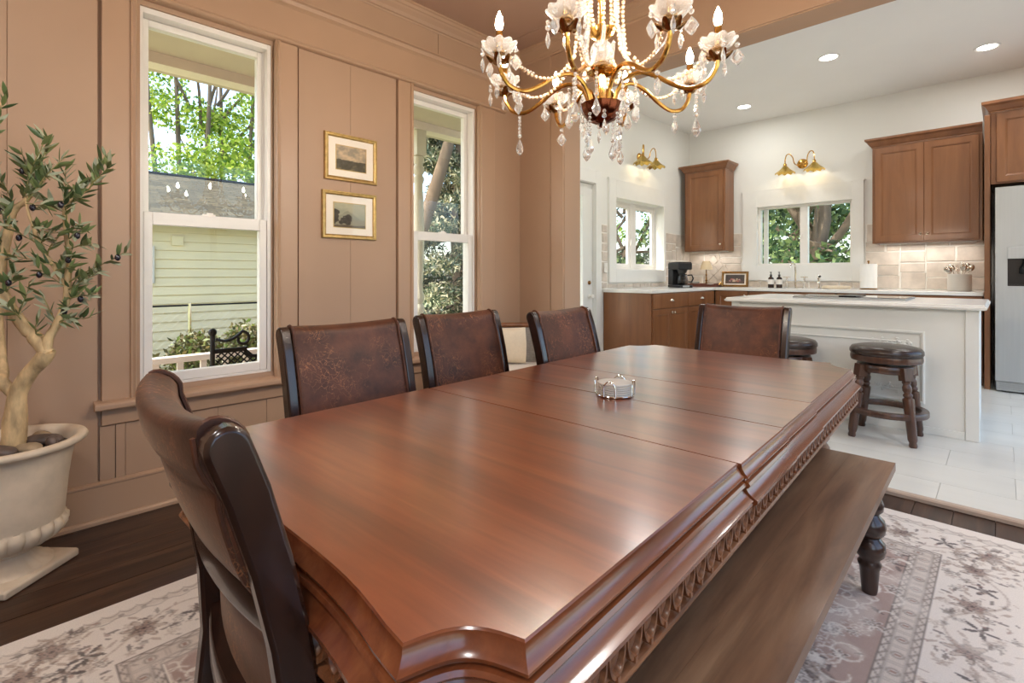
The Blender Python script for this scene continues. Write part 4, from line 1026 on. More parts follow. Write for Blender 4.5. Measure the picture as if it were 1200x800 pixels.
# ---- bench
BN = thing('dining_bench', 'long brown wooden bench with turned legs along the right of the table', 'bench', (2.47, 1.25, 0.009), math.radians(0.8))
for i, (a, b) in enumerate(((-0.21, -0.0622), (-0.0619, 0.0622), (0.0625, 0.195))):
    part('seat_board', MB().box(a, b, -0.93, 0.93, 0.425, 0.452), M['bench'], BN, bev=0)
part('side_rail', MB().box(0.118, 0.140, -0.83, 0.83, 0.355, 0.425), M['turned'], BN); part('side_rail', MB().box(-0.148, -0.126, -0.83, 0.83, 0.355, 0.425), M['turned'], BN)
bp = [(0.022, 0), (0.024, 0.01), (0.030, 0.085), (0.034, 0.095), (0.036, 0.105), (0.031, 0.112), (0.031, 0.122), (0.043, 0.135), (0.048, 0.155), (0.046, 0.178), (0.034, 0.19), (0.030, 0.196), (0.044, 0.212), (0.049, 0.235), (0.044, 0.258), (0.032, 0.270), (0.028, 0.278), (0.040, 0.292), (0.042, 0.312), (0.036, 0.332), (0.026, 0.342), (0.034, 0.352), (0.036, 0.362), (0.036, 0.425)]
blm = mesh_of('leg', MB().lathe(bp, 20), M['turned'], 50)
for sx in (0.128, -0.135):
    for sy in (0.872, -0.872): link('leg', blm, BN, (sx, sy, 0))

# ---- coasters on the table
cs = thing('coaster_holder', 'small wire holder on the table around the stack of coasters', 'coaster holder', (2.060, 1.330, 0.7456), 0.3)
part('base_ring', MB().tube([(0.056 * math.cos(a), 0.056 * math.sin(a), 0.004) for a in [2 * PI * k / 28 for k in range(28)]], 0.0025, 6, closed=True), M['chrome'], cs, smooth=True)
for k in range(4):
    a = k * PI / 2; pts = [(0.057, -0.018, 0.004), (0.058, -0.018, 0.03)] + [(0.058, -0.018 * math.cos(PI * q / 6), 0.030 + 0.020 * math.sin(PI * q / 6)) for q in range(1, 6)] + [(0.058, 0.018, 0.03), (0.057, 0.018, 0.004)]
    part('wire_loop', MB().tube([(x * math.cos(a) - y * math.sin(a), x * math.sin(a) + y * math.cos(a), z) for x, y, z in pts], 0.0022, 6), M['chrome'], cs, smooth=True)
ck = MB().lathe([(0.046, 0), (0.052, 0.0008), (0.0525, 0.0052), (0.048, 0.006), (0.01, 0.006)], 28)
cme = mesh_of('coaster', ck, M['ceramic'], 40)
ORD = ['bottom', 'second from the bottom', 'third from the bottom', 'fourth from the bottom', 'fifth from the bottom', 'topmost']
for i in range(6): tag(link('coaster', cme, None, (2.060 + R.uniform(-.001, .001), 1.330, 0.7485 + 0.0064 * i)), 'pale round stone coaster, %s of the stack on the table' % ORD[i], 'coaster', 'coasters stacked on the table')

# ---- potted olive tree
OT = thing('potted_olive_tree', 'olive tree in a cream cast-stone urn beside the left window', 'potted tree', (0.283, 0.010, 0))
rot = math.radians(-46.5)
part('plinth', MB().loft([[(s_ * a, s_ * b, z) for a, b in ((-1, -1), (1, -1), (1, 1), (-1, 1))] for s_, z in ((0.140, 0), (0.144, 0.006), (0.144, 0.028), (0.136, 0.034))]), M['stone_pot'], OT, rot=(0, 0, rot), bev=0.005)
flu = lambda i, a: 1 + (0.07 * abs(math.sin(a * 10)) if i in (1, 2, 3) else 0)
part('foot', MB().lathe([(0.130, 0.033), (0.122, 0.040), (0.096, 0.054), (0.076, 0.074), (0.070, 0.088), (0.074, 0.094), (0.082, 0.098), (0.080, 0.104)], 80, wob=flu), M['stone_pot'], OT, smooth=60)
lob = lambda i, a: 1 + (0.085 * (abs(math.sin(a * 11)) ** 0.55 - 0.5) if 2 <= i <= 5 else 0)
part('urn', MB().lathe([(0.078, 0.102), (0.092, 0.108), (0.128, 0.122), (0.154, 0.142), (0.168, 0.166), (0.168, 0.186), (0.160, 0.198), (0.162, 0.206), (0.166, 0.26), (0.173, 0.34), (0.182, 0.41), (0.190, 0.452), (0.202, 0.468), (0.219, 0.474), (0.229, 0.482), (0.231, 0.491), (0.226, 0.499), (0.212, 0.502), (0.198, 0.498), (0.188, 0.484), (0.180, 0.45), (0.174, 0.41)], 176, wob=lob, caps=False), M['stone_pot'], OT, smooth=60)
part('soil', MB().lathe([(0.178, 0.440), (0.180, 0.458), (0.09, 0.467), (0.01, 0.469)], 30), M['soil'], OT, smooth=True)
Rv = Vector((0.7133, 0.7009, 0)); Fv = Vector((-0.7009, 0.7133, 0))
def T(lat, z, dep=0.0): return Rv * lat + Fv * dep + Vector((0, 0, z))
def px(u, v, dep=0.0):   # sketch units: the tree seen square-on at 1.855 m
    s_ = (1.855 + dep) / 586; return T((u - 8) * s_, 1.12 - (v - 321) * s_, dep)
def branch(pts, rads, name='branch'):
    P = [px(*p) for p in pts]
    # smooth
    out = []; ro = []
    for i in range(len(P) - 1):
        p0, p1, p2, p3 = P[max(0, i - 1)], P[i], P[i + 1], P[min(len(P) - 1, i + 2)]
        for q in (0, .33, .66):
            out.append(0.5 * ((2 * p1) + (p2 - p0) * q + (2 * p0 - 5 * p1 + 4 * p2 - p3) * q * q + (3 * p1 - p0 - 3 * p2 + p3) * q ** 3) + Vector((R.uniform(-1, 1), R.uniform(-1, 1), 0)) * 0.002)
            ro.append((rads[i] + (rads[i + 1] - rads[i]) * q) * R.uniform(.95, 1.07))
    out.append(P[-1]); ro.append(rads[-1])
    part(name, MB().tube(out, ro, 10), M['bark'], OT, smooth=True); return out
branch([(15, 535), (17, 495), (21, 462), (32, 440), (50, 420), (55, 411)], [.038, .034, .029, .026, .027, .026], 'trunk')
branch([(20, 463), (10, 455), (2, 446), (-12, 436, .05), (-30, 400, .1), (-40, 340, .12), (-45, 260, .1)], [.022, .02, .018, .017, .015, .012, .008])
b1 = branch([(55, 414), (44, 398), (34, 388), (24, 368, -.02), (10, 338, -.03), (6, 315, -.02), (6, 285, 0), (10, 248, .02), (24, 232, .03), (40, 205, .05)], [.024, .023, .021, .020, .018, .017, .015, .012, .009, .005])
b2 = branch([(54, 413), (57, 396), (62, 378, .02), (68, 350, .03), (69, 330, .03), (75, 300, .02), (77, 262, 0), (79, 243, -.01), (92, 230, -.01), (104, 222, 0)], [.018, .016, .014, .0125, .012, .009, .008, .006, .004, .003])
b3 = branch([(68, 335, .03), (60, 312, .01), (55, 290, -.02), (50, 262, -.04), (46, 230, -.05)], [.009, .008, .007, .005, .003])
b4 = branch([(8, 300), (-4, 262, -.02), (-2, 210, -.04), (2, 165, -.05), (10, 120, -.03)], [.012, .009, .006, .004, .003])
lf = MB()
def leafmesh(L, W):
    m = MB(); st = []
    for i in range(6):
        q = i / 5; wv = W * math.sin(PI * (0.06 + 0.94 * q) ** 0.85) * (0.98 if i < 5 else 0.05); x = L * q; z = 0.10 * L * q * q
        st.append([(x, -wv, z + wv * .35), (x, 0, z), (x, wv, z + wv * .35)])
    return mesh_of('leaf', m.loft(st, cap=False, closed_ring=False), M['olive_leaf'], True)
LM = [leafmesh(0.056, 0.0075), leafmesh(0.046, 0.007), leafmesh(0.062, 0.0085)]
ol = mesh_of('olive', MB().ball((0, 0, 0), 0.0095, 10, 7, (1, 1, 1.3)), M['olive'], True)
twm = []
nleaf = [0]
def spray(start, end, n, droop=0.0):
    a, b = px(*start), px(*end); d = (b - a); L = d.length
    pts = [a + d * q + Vector((0, 0, -droop * q * q)) + Vector((R.uniform(-1, 1), R.uniform(-1, 1), R.uniform(-1, 1))) * 0.004 for q in (0, .25, .5, .75, 1)]
    part('twig', MB().tube(pts, [0.0028, 0.0024, 0.002, 0.0015, 0.001], 5), M['twig'], OT, smooth=True)
    dn = d.normalized()
    n = int(n * 1.55)
    for i in range(n):
        q = (i + 0.6) / n; p = a + d * q; s1 = Vector((R.gauss(0, 1), R.gauss(0, 1), R.gauss(0, 1))); s1 = (s1 - dn * s1.dot(dn)).normalized()
        dirv = (dn * R.uniform(0.35, 0.9) + s1 * R.uniform(.5, .9) + Vector((0, 0, 0.1))).normalized()
        qd = dirv.to_track_quat('X', 'Z'); qd = qd @ Euler((R.uniform(-1.2, 1.2), 0, 0)).to_quaternion()
        sl_ = R.uniform(0.78, 1.15); lm_ = LM[R.randrange(3)]; nleaf[0] += 1
        if nleaf[0] % 5 < 2 and nleaf[0] < 745: link('leaf', lm_, OT, p, qd.to_euler(), [sl_] * 3)
        else: lf.add([v_.co for v_ in lm_.vertices], [tuple(p_.vertices) for p_ in lm_.polygons], Matrix.Translation(p) @ qd.to_matrix().to_4x4() @ Matrix.Scale(sl_, 4))
    if R.random() < .30: link('olive', ol, OT, a + d * R.uniform(.5, .9) + Vector((0, 0, -0.012)) + Fv * -0.015)
for sp in [((2, 180, -.05), (6, 96, -.06), 12), ((2, 170, -.05), (24, 112, -.05), 11), ((0, 190, -.04), (-20, 120, 0), 9), ((4, 150, -.03), (20, 140, -.1), 8),
           ((24, 232, .03), (58, 165, .0), 15), ((30, 225, .03), (38, 180, -.04), 11), ((45, 228, -.05), (72, 158, -.06), 14), ((46, 235, -.05), (86, 182, -.03), 14), ((12, 246, .02), (8, 195, -.05), 10),
           ((79, 245, -.01), (70, 195, .02), 11), ((92, 231, 0), (124, 182, .0), 13), ((104, 222, 0), (136, 192, -.02), 10), ((85, 238, 0), (112, 232, -.05), 9),
           ((77, 270, 0), (104, 262, -.03), 9), ((75, 290, .02), (112, 285, .0), 9), ((50, 265, -.04), (84, 268, -.08), 9), ((55, 290, -.02), (28, 262, -.06), 9), ((60, 310, 0), (30, 300, -.06), 9),
           ((70, 340, .03), (118, 316, .0), 14), ((72, 330, .03), (146, 294, .01), 15), ((69, 350, .03), (118, 344, -.02), 12), ((66, 360, .03), (92, 362, -.03), 9), ((62, 378, .02), (90, 372, -.02), 7),
           ((28, 370, -.02), (52, 330, -.05), 9), ((14, 345, -.03), (40, 318, -.06), 9), ((6, 300, -.02), (-14, 262, -.04), 8), ((6, 320, -.02), (-6, 350, -.1), 6), ((60, 385, .02), (56, 345, -.02), 7), ((40, 395, .0), (62, 372, -.05), 5), ((8, 270, 0), (26, 246, -.07), 8)]:
    spray(*sp)
rs_ = random.Random(8)
for u_, v_, dp_ in ((20, 232, .02), (45, 210, .04), (79, 250, 0), (84, 238, 0), (76, 280, .01), (74, 305, .02), (57, 300, -.01), (52, 272, -.03), (47, 238, -.05), (69, 325, .02), (66, 355, .03), (30, 378, -.01), (16, 350, -.02), (7, 320, -.03), (6, 285, 0), (9, 255, .02), (62, 372, .02), (97, 227, 0), (60, 318, .01), (12, 335, -.03), (78, 262, 0), (54, 285, -.02), (6, 305, 0), (72, 340, .03)):
    a_ = rs_.uniform(-0.3, 2.6); L_ = rs_.uniform(24, 46)
    spray((u_, v_, dp_), (u_ + L_ * math.cos(a_), v_ - L_ * math.sin(a_) * 0.8, dp_ + rs_.uniform(-.08, .03)), 7)
part('small_leaves', lf, M['olive_leaf'], OT, smooth=True, kind='stuff', recalc=False)
SL = [('large dark mottled rock in the urn, just right of the trunk', 30, 505, -.13, .05, 'rock_dark', (1.5, .8, .6)), ('tan streaked rock in the urn nearest its right rim', 58, 492, -.10, .045, 'rock_tan', (1.7, .8, .55)), ('dark rock at the back of the urn behind the tan rock', 58, 487, .03, .045, 'rock_dark', (1.6, .9, .6)), ('small black stone tucked against the right rim of the urn', 73, 487, -.02, .026, 'rock_dark', (1, .8, 1.1)), ('brown rounded rock in front of the olive trunk', 12, 497, -.14, .048, 'rock_tan', (1.1, .9, .65)), ('pale beige rock behind the olive trunk', 36, 487, .10, .04, 'rock_tan', (1.2, .9, .6))]
SP = [(0.062, -0.085, 'a'), (0.112, -0.035, 'b'), (0.085, 0.06, 'c'), (0.146, 0.020, 'd'), (-0.02, -0.105, 'e'), (0.03, 0.105, 'f')]
for (lab, u, v, dp, r, mt, sc), (la, de, _) in zip(SL, SP):
    r *= .86; mb = MB().ball((0, 0, 0), r, 14, 9, sc); rq = random.Random(int(u * 7 + v))
    ph = [rq.uniform(0, 6) for _ in range(3)]
    mb.v = [(x * (1 + .10 * math.sin(y * 40 + ph[0])), y * (1 + .10 * math.sin(z * 50 + ph[1])), z * (1 + .12 * math.sin(x * 38 + ph[2]))) for x, y, z in mb.v]
    pos = Vector((0.283, 0.010, 0.466 + r * sc[2] * .9)) + Rv * la + Fv * de
    o = part('river_rock', mb, M[mt], None, pos, (rq.uniform(-.15, .15), rq.uniform(-.15, .15), math.radians(44) + rq.uniform(-.5, .5)), smooth=True)
    tag(o, lab, 'stone', 'river rocks in the urn')

# ---- framed landscapes on the window wall
def painting(label, y0, y1, z0, z1, seed):
    t = thing('framed_picture', label, 'picture', (0.017, (y0 + y1) / 2, (z0 + z1) / 2)); hw, hh = (y1 - y0) / 2, (z1 - z0) / 2
    fw = 0.024; prof = [(0, 0.0), (0, 0.016), (0.003, 0.020), (0.007, 0.020), (0.010, 0.015), (0.016, 0.014), (0.020, 0.017), (fw, 0.014), (fw, 0.0)]
    rings = []
    for sy, sz in ((-1, -1), (1, -1), (1, 1), (-1, 1)): rings.append([(h, sy * (hw - o), sz * (hh - o)) for o, h in prof])
    part('frame', MB().loft(rings + [rings[0]], cap=False), M['gold'], t)
    part('mat_board', MB().box(0.001, 0.006, -hw + fw, hw - fw, -hh + fw, hh - fw), M['mat'], t)
    pw, phh = hw - fw - 0.052, hh - fw - 0.046; nx, nz = 70, 52; g = np.random.default_rng(seed)
    U, V = np.meshgrid(np.linspace(-1, 1, nx + 1), np.linspace(-1, 1, nz + 1)); c = np.empty(U.shape + (3,))
    L = lambda *q: np.array(lin(q)[:3])
    def nz1(n):
        z = g.random((n, n)); fy = np.linspace(0, n - 1.001, nz + 1); fx = np.linspace(0, n - 1.001, nx + 1); iy, ix = fy.astype(int), fx.astype(int); ty, tx = (fy - iy)[:, None], (fx - ix)[None]
        return z[iy][:, ix] * (1 - ty) * (1 - tx) + z[iy + 1][:, ix] * ty * (1 - tx) + z[iy][:, ix + 1] * (1 - ty) * tx + z[iy + 1][:, ix + 1] * ty * tx
    n = nz1(7) * .6 + nz1(18) * .4
    if seed == 1:
        c[:] = L(150, 138, 118); m = np.clip((n - .35) * 2.5, 0, 1)[..., None]; c[:] = c * (1 - m) + L(206, 178, 142) * m
        gr = V < -0.18 + 0.08 * (nz1(9) - .5); c[gr] = L(64, 60, 44); m = (np.clip((n - .5) * 3, 0, 1) * gr)[..., None]; c[:] = c * (1 - m) + L(120, 108, 76) * m
    else:
        c[:] = L(150, 152, 130); m = np.clip((V * .5 + n - .3), 0, 1)[..., None]; c[:] = c * (1 - m) + L(188, 182, 152) * m
        mt = V < 0.45 - np.abs(U + .15) * .9 + .2 * (nz1(9) - .5); m = (mt * .5)[..., None]; c[:] = c * (1 - m) + L(118, 120, 104) * m
        lk = (V < -.35); c[lk] = L(142, 136, 112); tr = (((U + .25) / .45) ** 2 + ((V + .35) / .42) ** 2 + 2.4 * (n - .5) < 1) | (((U + .95) / .3) ** 2 + ((V + .1) / .5) ** 2 + 2.0 * (n - .5) < 1); c[tr] = L(44, 40, 32)
        c[V < -.8 + .1 * (n - .5)] = L(86, 70, 48)
    me = bpy.data.meshes.new('print'); vv = [(0.0072, float(u) * pw, float(v) * phh) for v in np.linspace(-1, 1, nz + 1) for u in np.linspace(-1, 1, nx + 1)]
    me.from_pydata(vv, [], [(j * (nx + 1) + i, j * (nx + 1) + i + 1, (j + 1) * (nx + 1) + i + 1, (j + 1) * (nx + 1) + i) for j in range(nz) for i in range(nx)])
    at = me.color_attributes.new('Col', 'FLOAT_COLOR', 'POINT'); at.data.foreach_set('color', np.concatenate([c.reshape(-1, 3), np.ones((len(vv), 1))], 1).astype(np.float32).ravel()); me.materials.append(M['painting'])
    link('print', me, t, label='muted landscape print'); 
    fil = MB(); rr_ = [[(h, sy * (pw + o), sz * (phh + o)) for o, h in ((0.004, 0.006), (0.004, 0.009), (0, 0.009), (0, 0.006))] for sy, sz in ((-1, -1), (1, -1), (1, 1), (-1, 1))]
    part('fillet', fil.loft(rr_ + [rr_[0]], cap=False), M['gold'], t)
    part('glass', MB().box(0.0105, 0.012, -hw + fw - .003, hw - fw + .003, -hh + fw - .003, hh - fw + .003), M['picglass'], t)
painting('upper gilt-framed landscape of a plain under evening clouds', 1.345, 1.694, 1.692, 1.978, 1)
painting('lower gilt-framed landscape with dark trees by a lake', 1.330, 1.690, 1.338, 1.626, 2)

# ---- rattan armchair in the corner
RA = thing('rattan_armchair', 'rattan armchair with cane sides and white seat in the far corner', 'armchair', (0.45, 2.585, 0), math.radians(-45))
arc = [(0.36, -0.34, 0.62), (0.10, -0.36, 0.66), (-0.18, -0.34, 0.70), (-0.32, -0.22, 0.715), (-0.36, 0.0, 0.72), (-0.32, 0.22, 0.715), (-0.18, 0.34, 0.70), (0.10, 0.36, 0.66), (0.36, 0.34, 0.62)]
A = smooth_pts(arc)
part('top_rail', MB().tube(A, 0.020, 9), M['rattan'], RA, smooth=True)
lowA = [Vector((p.x, p.y, 0.36)) for p in A]
part('lower_rail', MB().tube(lowA, 0.014, 8), M['rattan'], RA, smooth=True)
cn = MB()
Ln = len(A) - 1
for i in range(0, 4 * Ln):
    def at(u, fz):
        u = min(max(u, 0), Ln - .001); k = int(u); f_ = u - k; p = A[k].lerp(A[k + 1], f_); return Vector((p.x, p.y, 0.36 + (p.z - 0.36) * fz))
    u = i / 4
    for dd in (5, -5):
        seg = [at(u + dd * q / 5, q / 5) for q in range(6) if 0 <= u + dd * q / 5 <= Ln]
        if len(seg) > 1: cn.tube(seg, 0.0045, 3)
    cn.tube([at(u, 0), at(u, 1)], 0.0035, 3)
part('cane_side', cn, M['cane'], RA, kind='stuff')
part('cane_backing', MB().loft([[(p.x * 1.012, p.y * 1.012, 0.37), (p.x * 1.012, p.y * 1.012, p.z - 0.01), (p.x * 1.02, p.y * 1.02, p.z - 0.01), (p.x * 1.02, p.y * 1.02, 0.37)] for p in A]), M['rattan'], RA)
for (x, y) in ((0.34, -0.33), (0.34, 0.33), (-0.28, -0.24), (-0.28, 0.24)): part('leg', MB().tube([(x, y, 0.010 if x > 0 and y > 0 else 0), (x, y, 0.64 if x > 0 else 0.70)], 0.019, 9), M['rattan'], RA, smooth=True)
part('seat_cushion', MB().loft([[(0.02 + s_ * 0.33 * math.copysign(abs(math.cos(a)) ** .4, math.cos(a)), s_ * 0.30 * math.copysign(abs(math.sin(a)) ** .4, math.sin(a)), z) for a in [2 * PI * k / 24 for k in range(24)]] for s_, z in ((.94, .36), (1, .38), (1, .42), (.95, .44), (.6, .448))]), M['white_fabric'], RA, smooth=True)
pil = MB()
rg = []
for i in range(9):
    q = -1 + i / 4; e = (1 - q ** 4); rg.append([(0.055 * e * math.copysign(abs(math.cos(a)) ** .7, math.cos(a)), 0.205 * q, 0.0) if False else (0.052 * e * math.cos(a) + 0.004 * math.cos(a), 0.175 * q * (1 - 0.04 * abs(math.sin(a))), 0.135 * math.copysign(abs(math.sin(a)) ** .6, math.sin(a)) * (1 - .05 * (1 - q * q))) for a in [2 * PI * k / 20 for k in range(20)]])
o = part('pillow', pil.loft(rg), M['cream_fabric'], None, (0.248, 2.623, 0.588), (0, math.radians(-14), math.radians(-45)), smooth=True)
tag(o, 'cream square pillow leaning in the rattan armchair', 'pillow')

# ================================================================== KITCHEN
def door_mesh(wd, ht, st=0.058):
    """shaker door, face toward -y, origin at lower left corner of the back"""
    mb = MB(); t = 0.020
    rings = []
    for q in ((0, 0, 0), (wd, 0, 0), (wd, 0, ht), (0, 0, ht)): pass
    def ring(o, y): return [(o, y, o), (wd - o, y, o), (wd - o, y, ht - o), (o, y, ht - o)]
    mb.loft([ring(0, 0), ring(0, -t + .002), ring(.002, -t), ring(st, -t), ring(st + .004, -t + .003), ring(st + .008, -t + .003), ring(st + .014, -t + .010)])
    return mb
knob_me = mesh_of('knob', MB().lathe([(0.006, 0), (0.006, 0.012), (0.014, 0.018), (0.016, 0.025), (0.010, 0.032), (0.003, 0.033)], 14, mx=Matrix.Rotation(PI / 2, 4, 'X')), M['chrome'], True)
def cup_pull():
    rg = []
    for i in range(9):
        a = PI * i / 8; r = 0.045; rg.append([(-r * math.cos(a), -0.024 * math.sin(a) * q, 0.012 * (1 - abs(q - .5)) + 0.026 * math.sin(a) * (1 - q)) for q in (0, .3, .6, .85, 1.0)])
    return MB().loft(rg, cap=False, closed_ring=False)
pull_me = mesh_of('cup_pull', cup_pull(), M['chrome'], True)
def cab_door(parent, x, y, z, wd, ht, knob=None):
    d = part('door', door_mesh(wd, ht), M['cab'], parent, (x, y, z))
    if knob: link('knob', knob_me, d, (knob[0], -0.020, knob[1]))
    return d
def drawer(parent, x, y, z, wd, ht, pull=True):
    mb = MB().box(0, wd, -0.020, 0, 0, ht); d = part('drawer', mb, M['cab'], parent, (x, y, z), bev=0.003)
    if pull: link('cup_pull', pull_me, d, (wd / 2, -0.020, ht / 2 - .01))
    return d
BH = 0.905 - ZF
def base_unit(label, loc, rz, wd, spec, end_panel=False, dep=0.60):
    t = thing('base_cabinet', label, 'cabinet', loc, rz, None)
    part('carcass', MB().prism([(0.002, 0), (0.002, dep), (wd - .002, dep), (wd - .002, 0)], 0.10, BH), M['cab'], t)
    part('toe_kick', MB().box(0.002, wd - .002, 0.06, 0.075, 0, 0.10), M['cab'], t)
    if end_panel: part('end_panel', MB().box(-0.018, 0.001, 0.0, dep, 0.0, BH), M['cab'], t, bev=0.002)
    x = 0.006
    for kind, w_ in spec:
        if kind == 'dd':
            drawer(t, x, 0, BH - 0.175, w_ - .008, 0.165); h2 = (w_ - .011) / 2
            cab_door(t, x, 0, 0.108, h2, BH - 0.292, (h2 - .03, BH - 0.335)); cab_door(t, x + h2 + .003, 0, 0.108, h2, BH - 0.292, (.03, BH - 0.335))
        elif kind == 'd1': drawer(t, x, 0, BH - 0.175, w_ - .008, 0.165); cab_door(t, x, 0, 0.108, w_ - .008, BH - 0.292, (w_ - .04, BH - 0.335))
        elif kind == 'door': cab_door(t, x, 0, 0.108, w_ - .008, BH - 0.118, (w_ - .04, BH - 0.17))
        elif kind == 'sink':
            drawer(t, x, 0, BH - 0.175, w_ - .008, 0.165, False); h2 = (w_ - .011) / 2
            cab_door(t, x, 0, 0.108, h2, BH - 0.292, (h2 - .03, BH - 0.335)); cab_door(t, x + h2 + .003, 0, 0.108, h2, BH - 0.292, (.03, BH - 0.335))
        x += w_
    return t
# left run faces +x : local x -> +y
def left_loc(y): return (0.150, y, ZF)
base_unit('left base cabinet with drawer and two doors, its brown end panel toward the dining room', left_loc(5.02), PI / 2, 0.86, [('dd', 0.86)], True, 0.62)
base_unit('narrower base cabinet with one drawer between the end cabinet and the corner', left_loc(5.885), PI / 2, 0.765, [('d1', 0.765)], False, 0.62)
base_unit('corner base cabinet with a plain door under the coffee corner', (0.175, 6.675, ZF), 0, 0.42, [('door', 0.42)])
base_unit('wide sink base cabinet under the window', (0.60, 6.675, ZF), 0, 0.95, [('sink', 0.95)])
base_unit('base cabinet between the sink and the refrigerator panel', (1.555, 6.675, ZF), 0, 1.225, [('dd', 0.61), ('dd', 0.61)])
ct = thing('countertop', 'L-shaped white stone worktop along the kitchen walls', 'countertop', (0, 0, 0.905))
part('slab', MB().prism([(XK + .004, 4.985), (0.170, 4.985), (0.170, 6.645), (2.784, 6.645), (2.784, YB - .004), (XK + .004, YB - .004)], 0, 0.036), M['quartz'], ct, bev=0.005)

def crown_box(parent, x0, x1, y0, y1, z, sides, h=0.10, out=0.065):
    """cabinet crown: front plus chosen returns, as a loft around"""
    prof = [(0, 0), (0.006, 0), (0.008, 0.014), (0.018, 0.020), (0.040, 0.062), (out - .006, 0.074), (out, 0.080), (out, h), (0, h)]
    l, r = sides; path = []
    if l: path += [((x0, y1), (-1, 0)), ((x0, y0), (-1, -1))]
    else: path += [((x0, y0), (0, -1))]
    if r: path += [((x1, y0), (1, -1)), ((x1, y1), (1, 0))]
    else: path += [((x1, y0), (0, -1))]
    return part('crown', MB().loft([[(p[0] + d[0] * o, p[1] + d[1] * o, z + q) for o, q in prof] for p, d in path]), M['cab'], parent)
def upper(label, x0, x1, y0, z0, z1, doors, sides, y1=YB - 0.03, crown=0.10, stile=0.022):
    t = thing('wall_cabinet', label, 'cabinet', (x0, y0, z0)); W = x1 - x0; Hh = z1 - z0
    part('carcass', MB().box(0, W, 0, y1 - y0, 0, Hh), M['cab'], t, bev=0.002)
    n = len(doors); dw = (W - 2 * stile - .003 * (n - 1)) / n
    for i, k in enumerate(doors): cab_door(t, stile + i * (dw + .003), 0, 0.014, dw, Hh - 0.03, (dw - .028 if k == 'r' else .028, 0.075))
    crown_box(t, 0, W, 0, y1 - y0, Hh, sides, crown); return t
upper('single-door brown wall cabinet left of the sink window', -0.395, 0.190, 6.97, 1.445, 2.575, ['r'], (True, True), stile=0.03)
upper('two-door brown wall cabinet right of the sink window', 1.850, 2.770, 6.97, 1.468, 2.555, ['r', 'l'], (True, False), stile=0.026)
for x0, x1, nm in ((-0.36, 0.16, 'single'), (1.9, 2.72, 'double')):
    t = thing('under_cabinet_light', 'slim lit strip under the %s-door wall cabinet' % nm, 'light', ((x0 + x1) / 2, 7.14, 1.440 if nm == 'single' else 1.463))
    part('housing', MB().box(-(x1 - x0) / 2, (x1 - x0) / 2, -0.02, 0.02, -0.006, 0.003), M['white'], t)
    arealight('under_cabinet_lamp', 1.3 if nm == 'single' else 2.6, (0, 0, -0.010), (x1 - x0) * .95, 0.03, parent=t)
of = upper('deep cabinet over the refrigerator with its tall brown side panel', 2.834, 3.78, 6.62, 1.975, 2.655, ['r', 'l'], (True, False), crown=0.105, stile=0.04)
part('side_panel', MB().box(-0.044, -0.003, -0.06, 0.65, ZF - 1.975, 2.63 - 1.975), M['cab'], of, bev=0.002)
fr = thing('refrigerator', 'stainless side-by-side refrigerator with an ice dispenser', 'refrigerator', (2.862, 6.48, ZF))
part('cabinet', MB().box(0.0, 0.90, 0.07, 0.76, 0.03, 1.885), M['black'], fr, bev=0.004)
dl = MB()
for a in holes(0.004, 0.42, 0.105, 1.90, [(0.085, 0.335, 0.985, 1.345)]): dl.box(a[0], a[1], 0, 0.065, a[2], a[3])
d1 = part('freezer_door', dl, M['steel'], fr)
disp = part('dispenser', MB().box(0.085, 0.335, 0.050, 0.064, 0.985, 1.345), M['black'], d1)
part('control_panel', MB().box(0.085, 0.335, -0.004, 0.050, 1.235, 1.345), M['steel'], d1, bev=0.004)
part('drip_tray', MB().box(0.09, 0.33, 0.0, 0.050, 0.985, 1.000), M['black'], d1)
part('nozzle', MB().lathe([(0.05, 0), (0.05, 0.05), (0.03, 0.10), (0.03, 0.13)], 14, (0.21, 0.035, 1.10)), M['black_glass'], d1)
part('fridge_door', MB().box(0.426, 0.896, 0, 0.065, 0.105, 1.90), M['steel'], fr, bev=0.008)
for x in (0.385, 0.462): part('handle', MB().tube([(x, 0.0, 0.55), (x, -0.05, 0.57), (x, -0.05, 1.63), (x, 0.0, 1.65)], 0.013, 8), M['steel'], fr, smooth=True)
gm = MB().box(0.01, 0.89, 0.02, 0.06, 0.015, 0.098)
for i in range(5): gm.box(0.03, 0.87, 0.012, 0.021, 0.025 + i * .014, 0.032 + i * .014)
part('grille', gm, M['steel'], fr, kind='stuff')
for x in (0.06, 0.84): part('foot', MB().lathe([(0.02, 0), (0.02, 0.03)], 10, (x, 0.1, 0)), M['black'], fr)

# ---- island
IS = thing('kitchen_island', 'white kitchen island with carved panel and overhanging stone top', 'island', (1.25, 4.45, ZF))
part('body', MB().box(0.0, 1.545, 0.0, 0.98, 0, 0.860), M['island'], IS, bev=0.003)
part('corner_post', MB().box(1.49, 1.560, -0.014, 0.05, 0, 0.860), M['island'], IS, bev=0.004); part('corner_post', MB().box(-0.015, 0.055, -0.014, 0.05, 0, 0.860), M['island'], IS, bev=0.004)
part('base_board', MB().box(0.056, 1.489, -0.012, 0, 0, 0.05), M['island'], IS, bev=0.003)
def frame_mould(nm, x0, x1, z0, z1, prof):
    rg = [[(cx + sx * o, -h, cz + sz * o) for o, h in prof] for cx, cz, sx, sz in ((x0, z0, 1, 1), (x1, z0, -1, 1), (x1, z1, -1, -1), (x0, z1, 1, -1))]
    part(nm, MB().loft(rg + [rg[0]], cap=False), M['island'], IS)
MP = [(0, 0), (0, .012), (.006, .018), (.014, .018), (.020, .010), (.026, .006), (.026, 0)]
frame_mould('outer_moulding', 0.115, 1.285, 0.20, 0.700, MP)
frame_mould('inner_moulding', 0.185, 1.205, 0.275, 0.625, [(0, 0), (0, .007), (.004, .010), (.010, .010), (.014, .006), (.014, 0)])
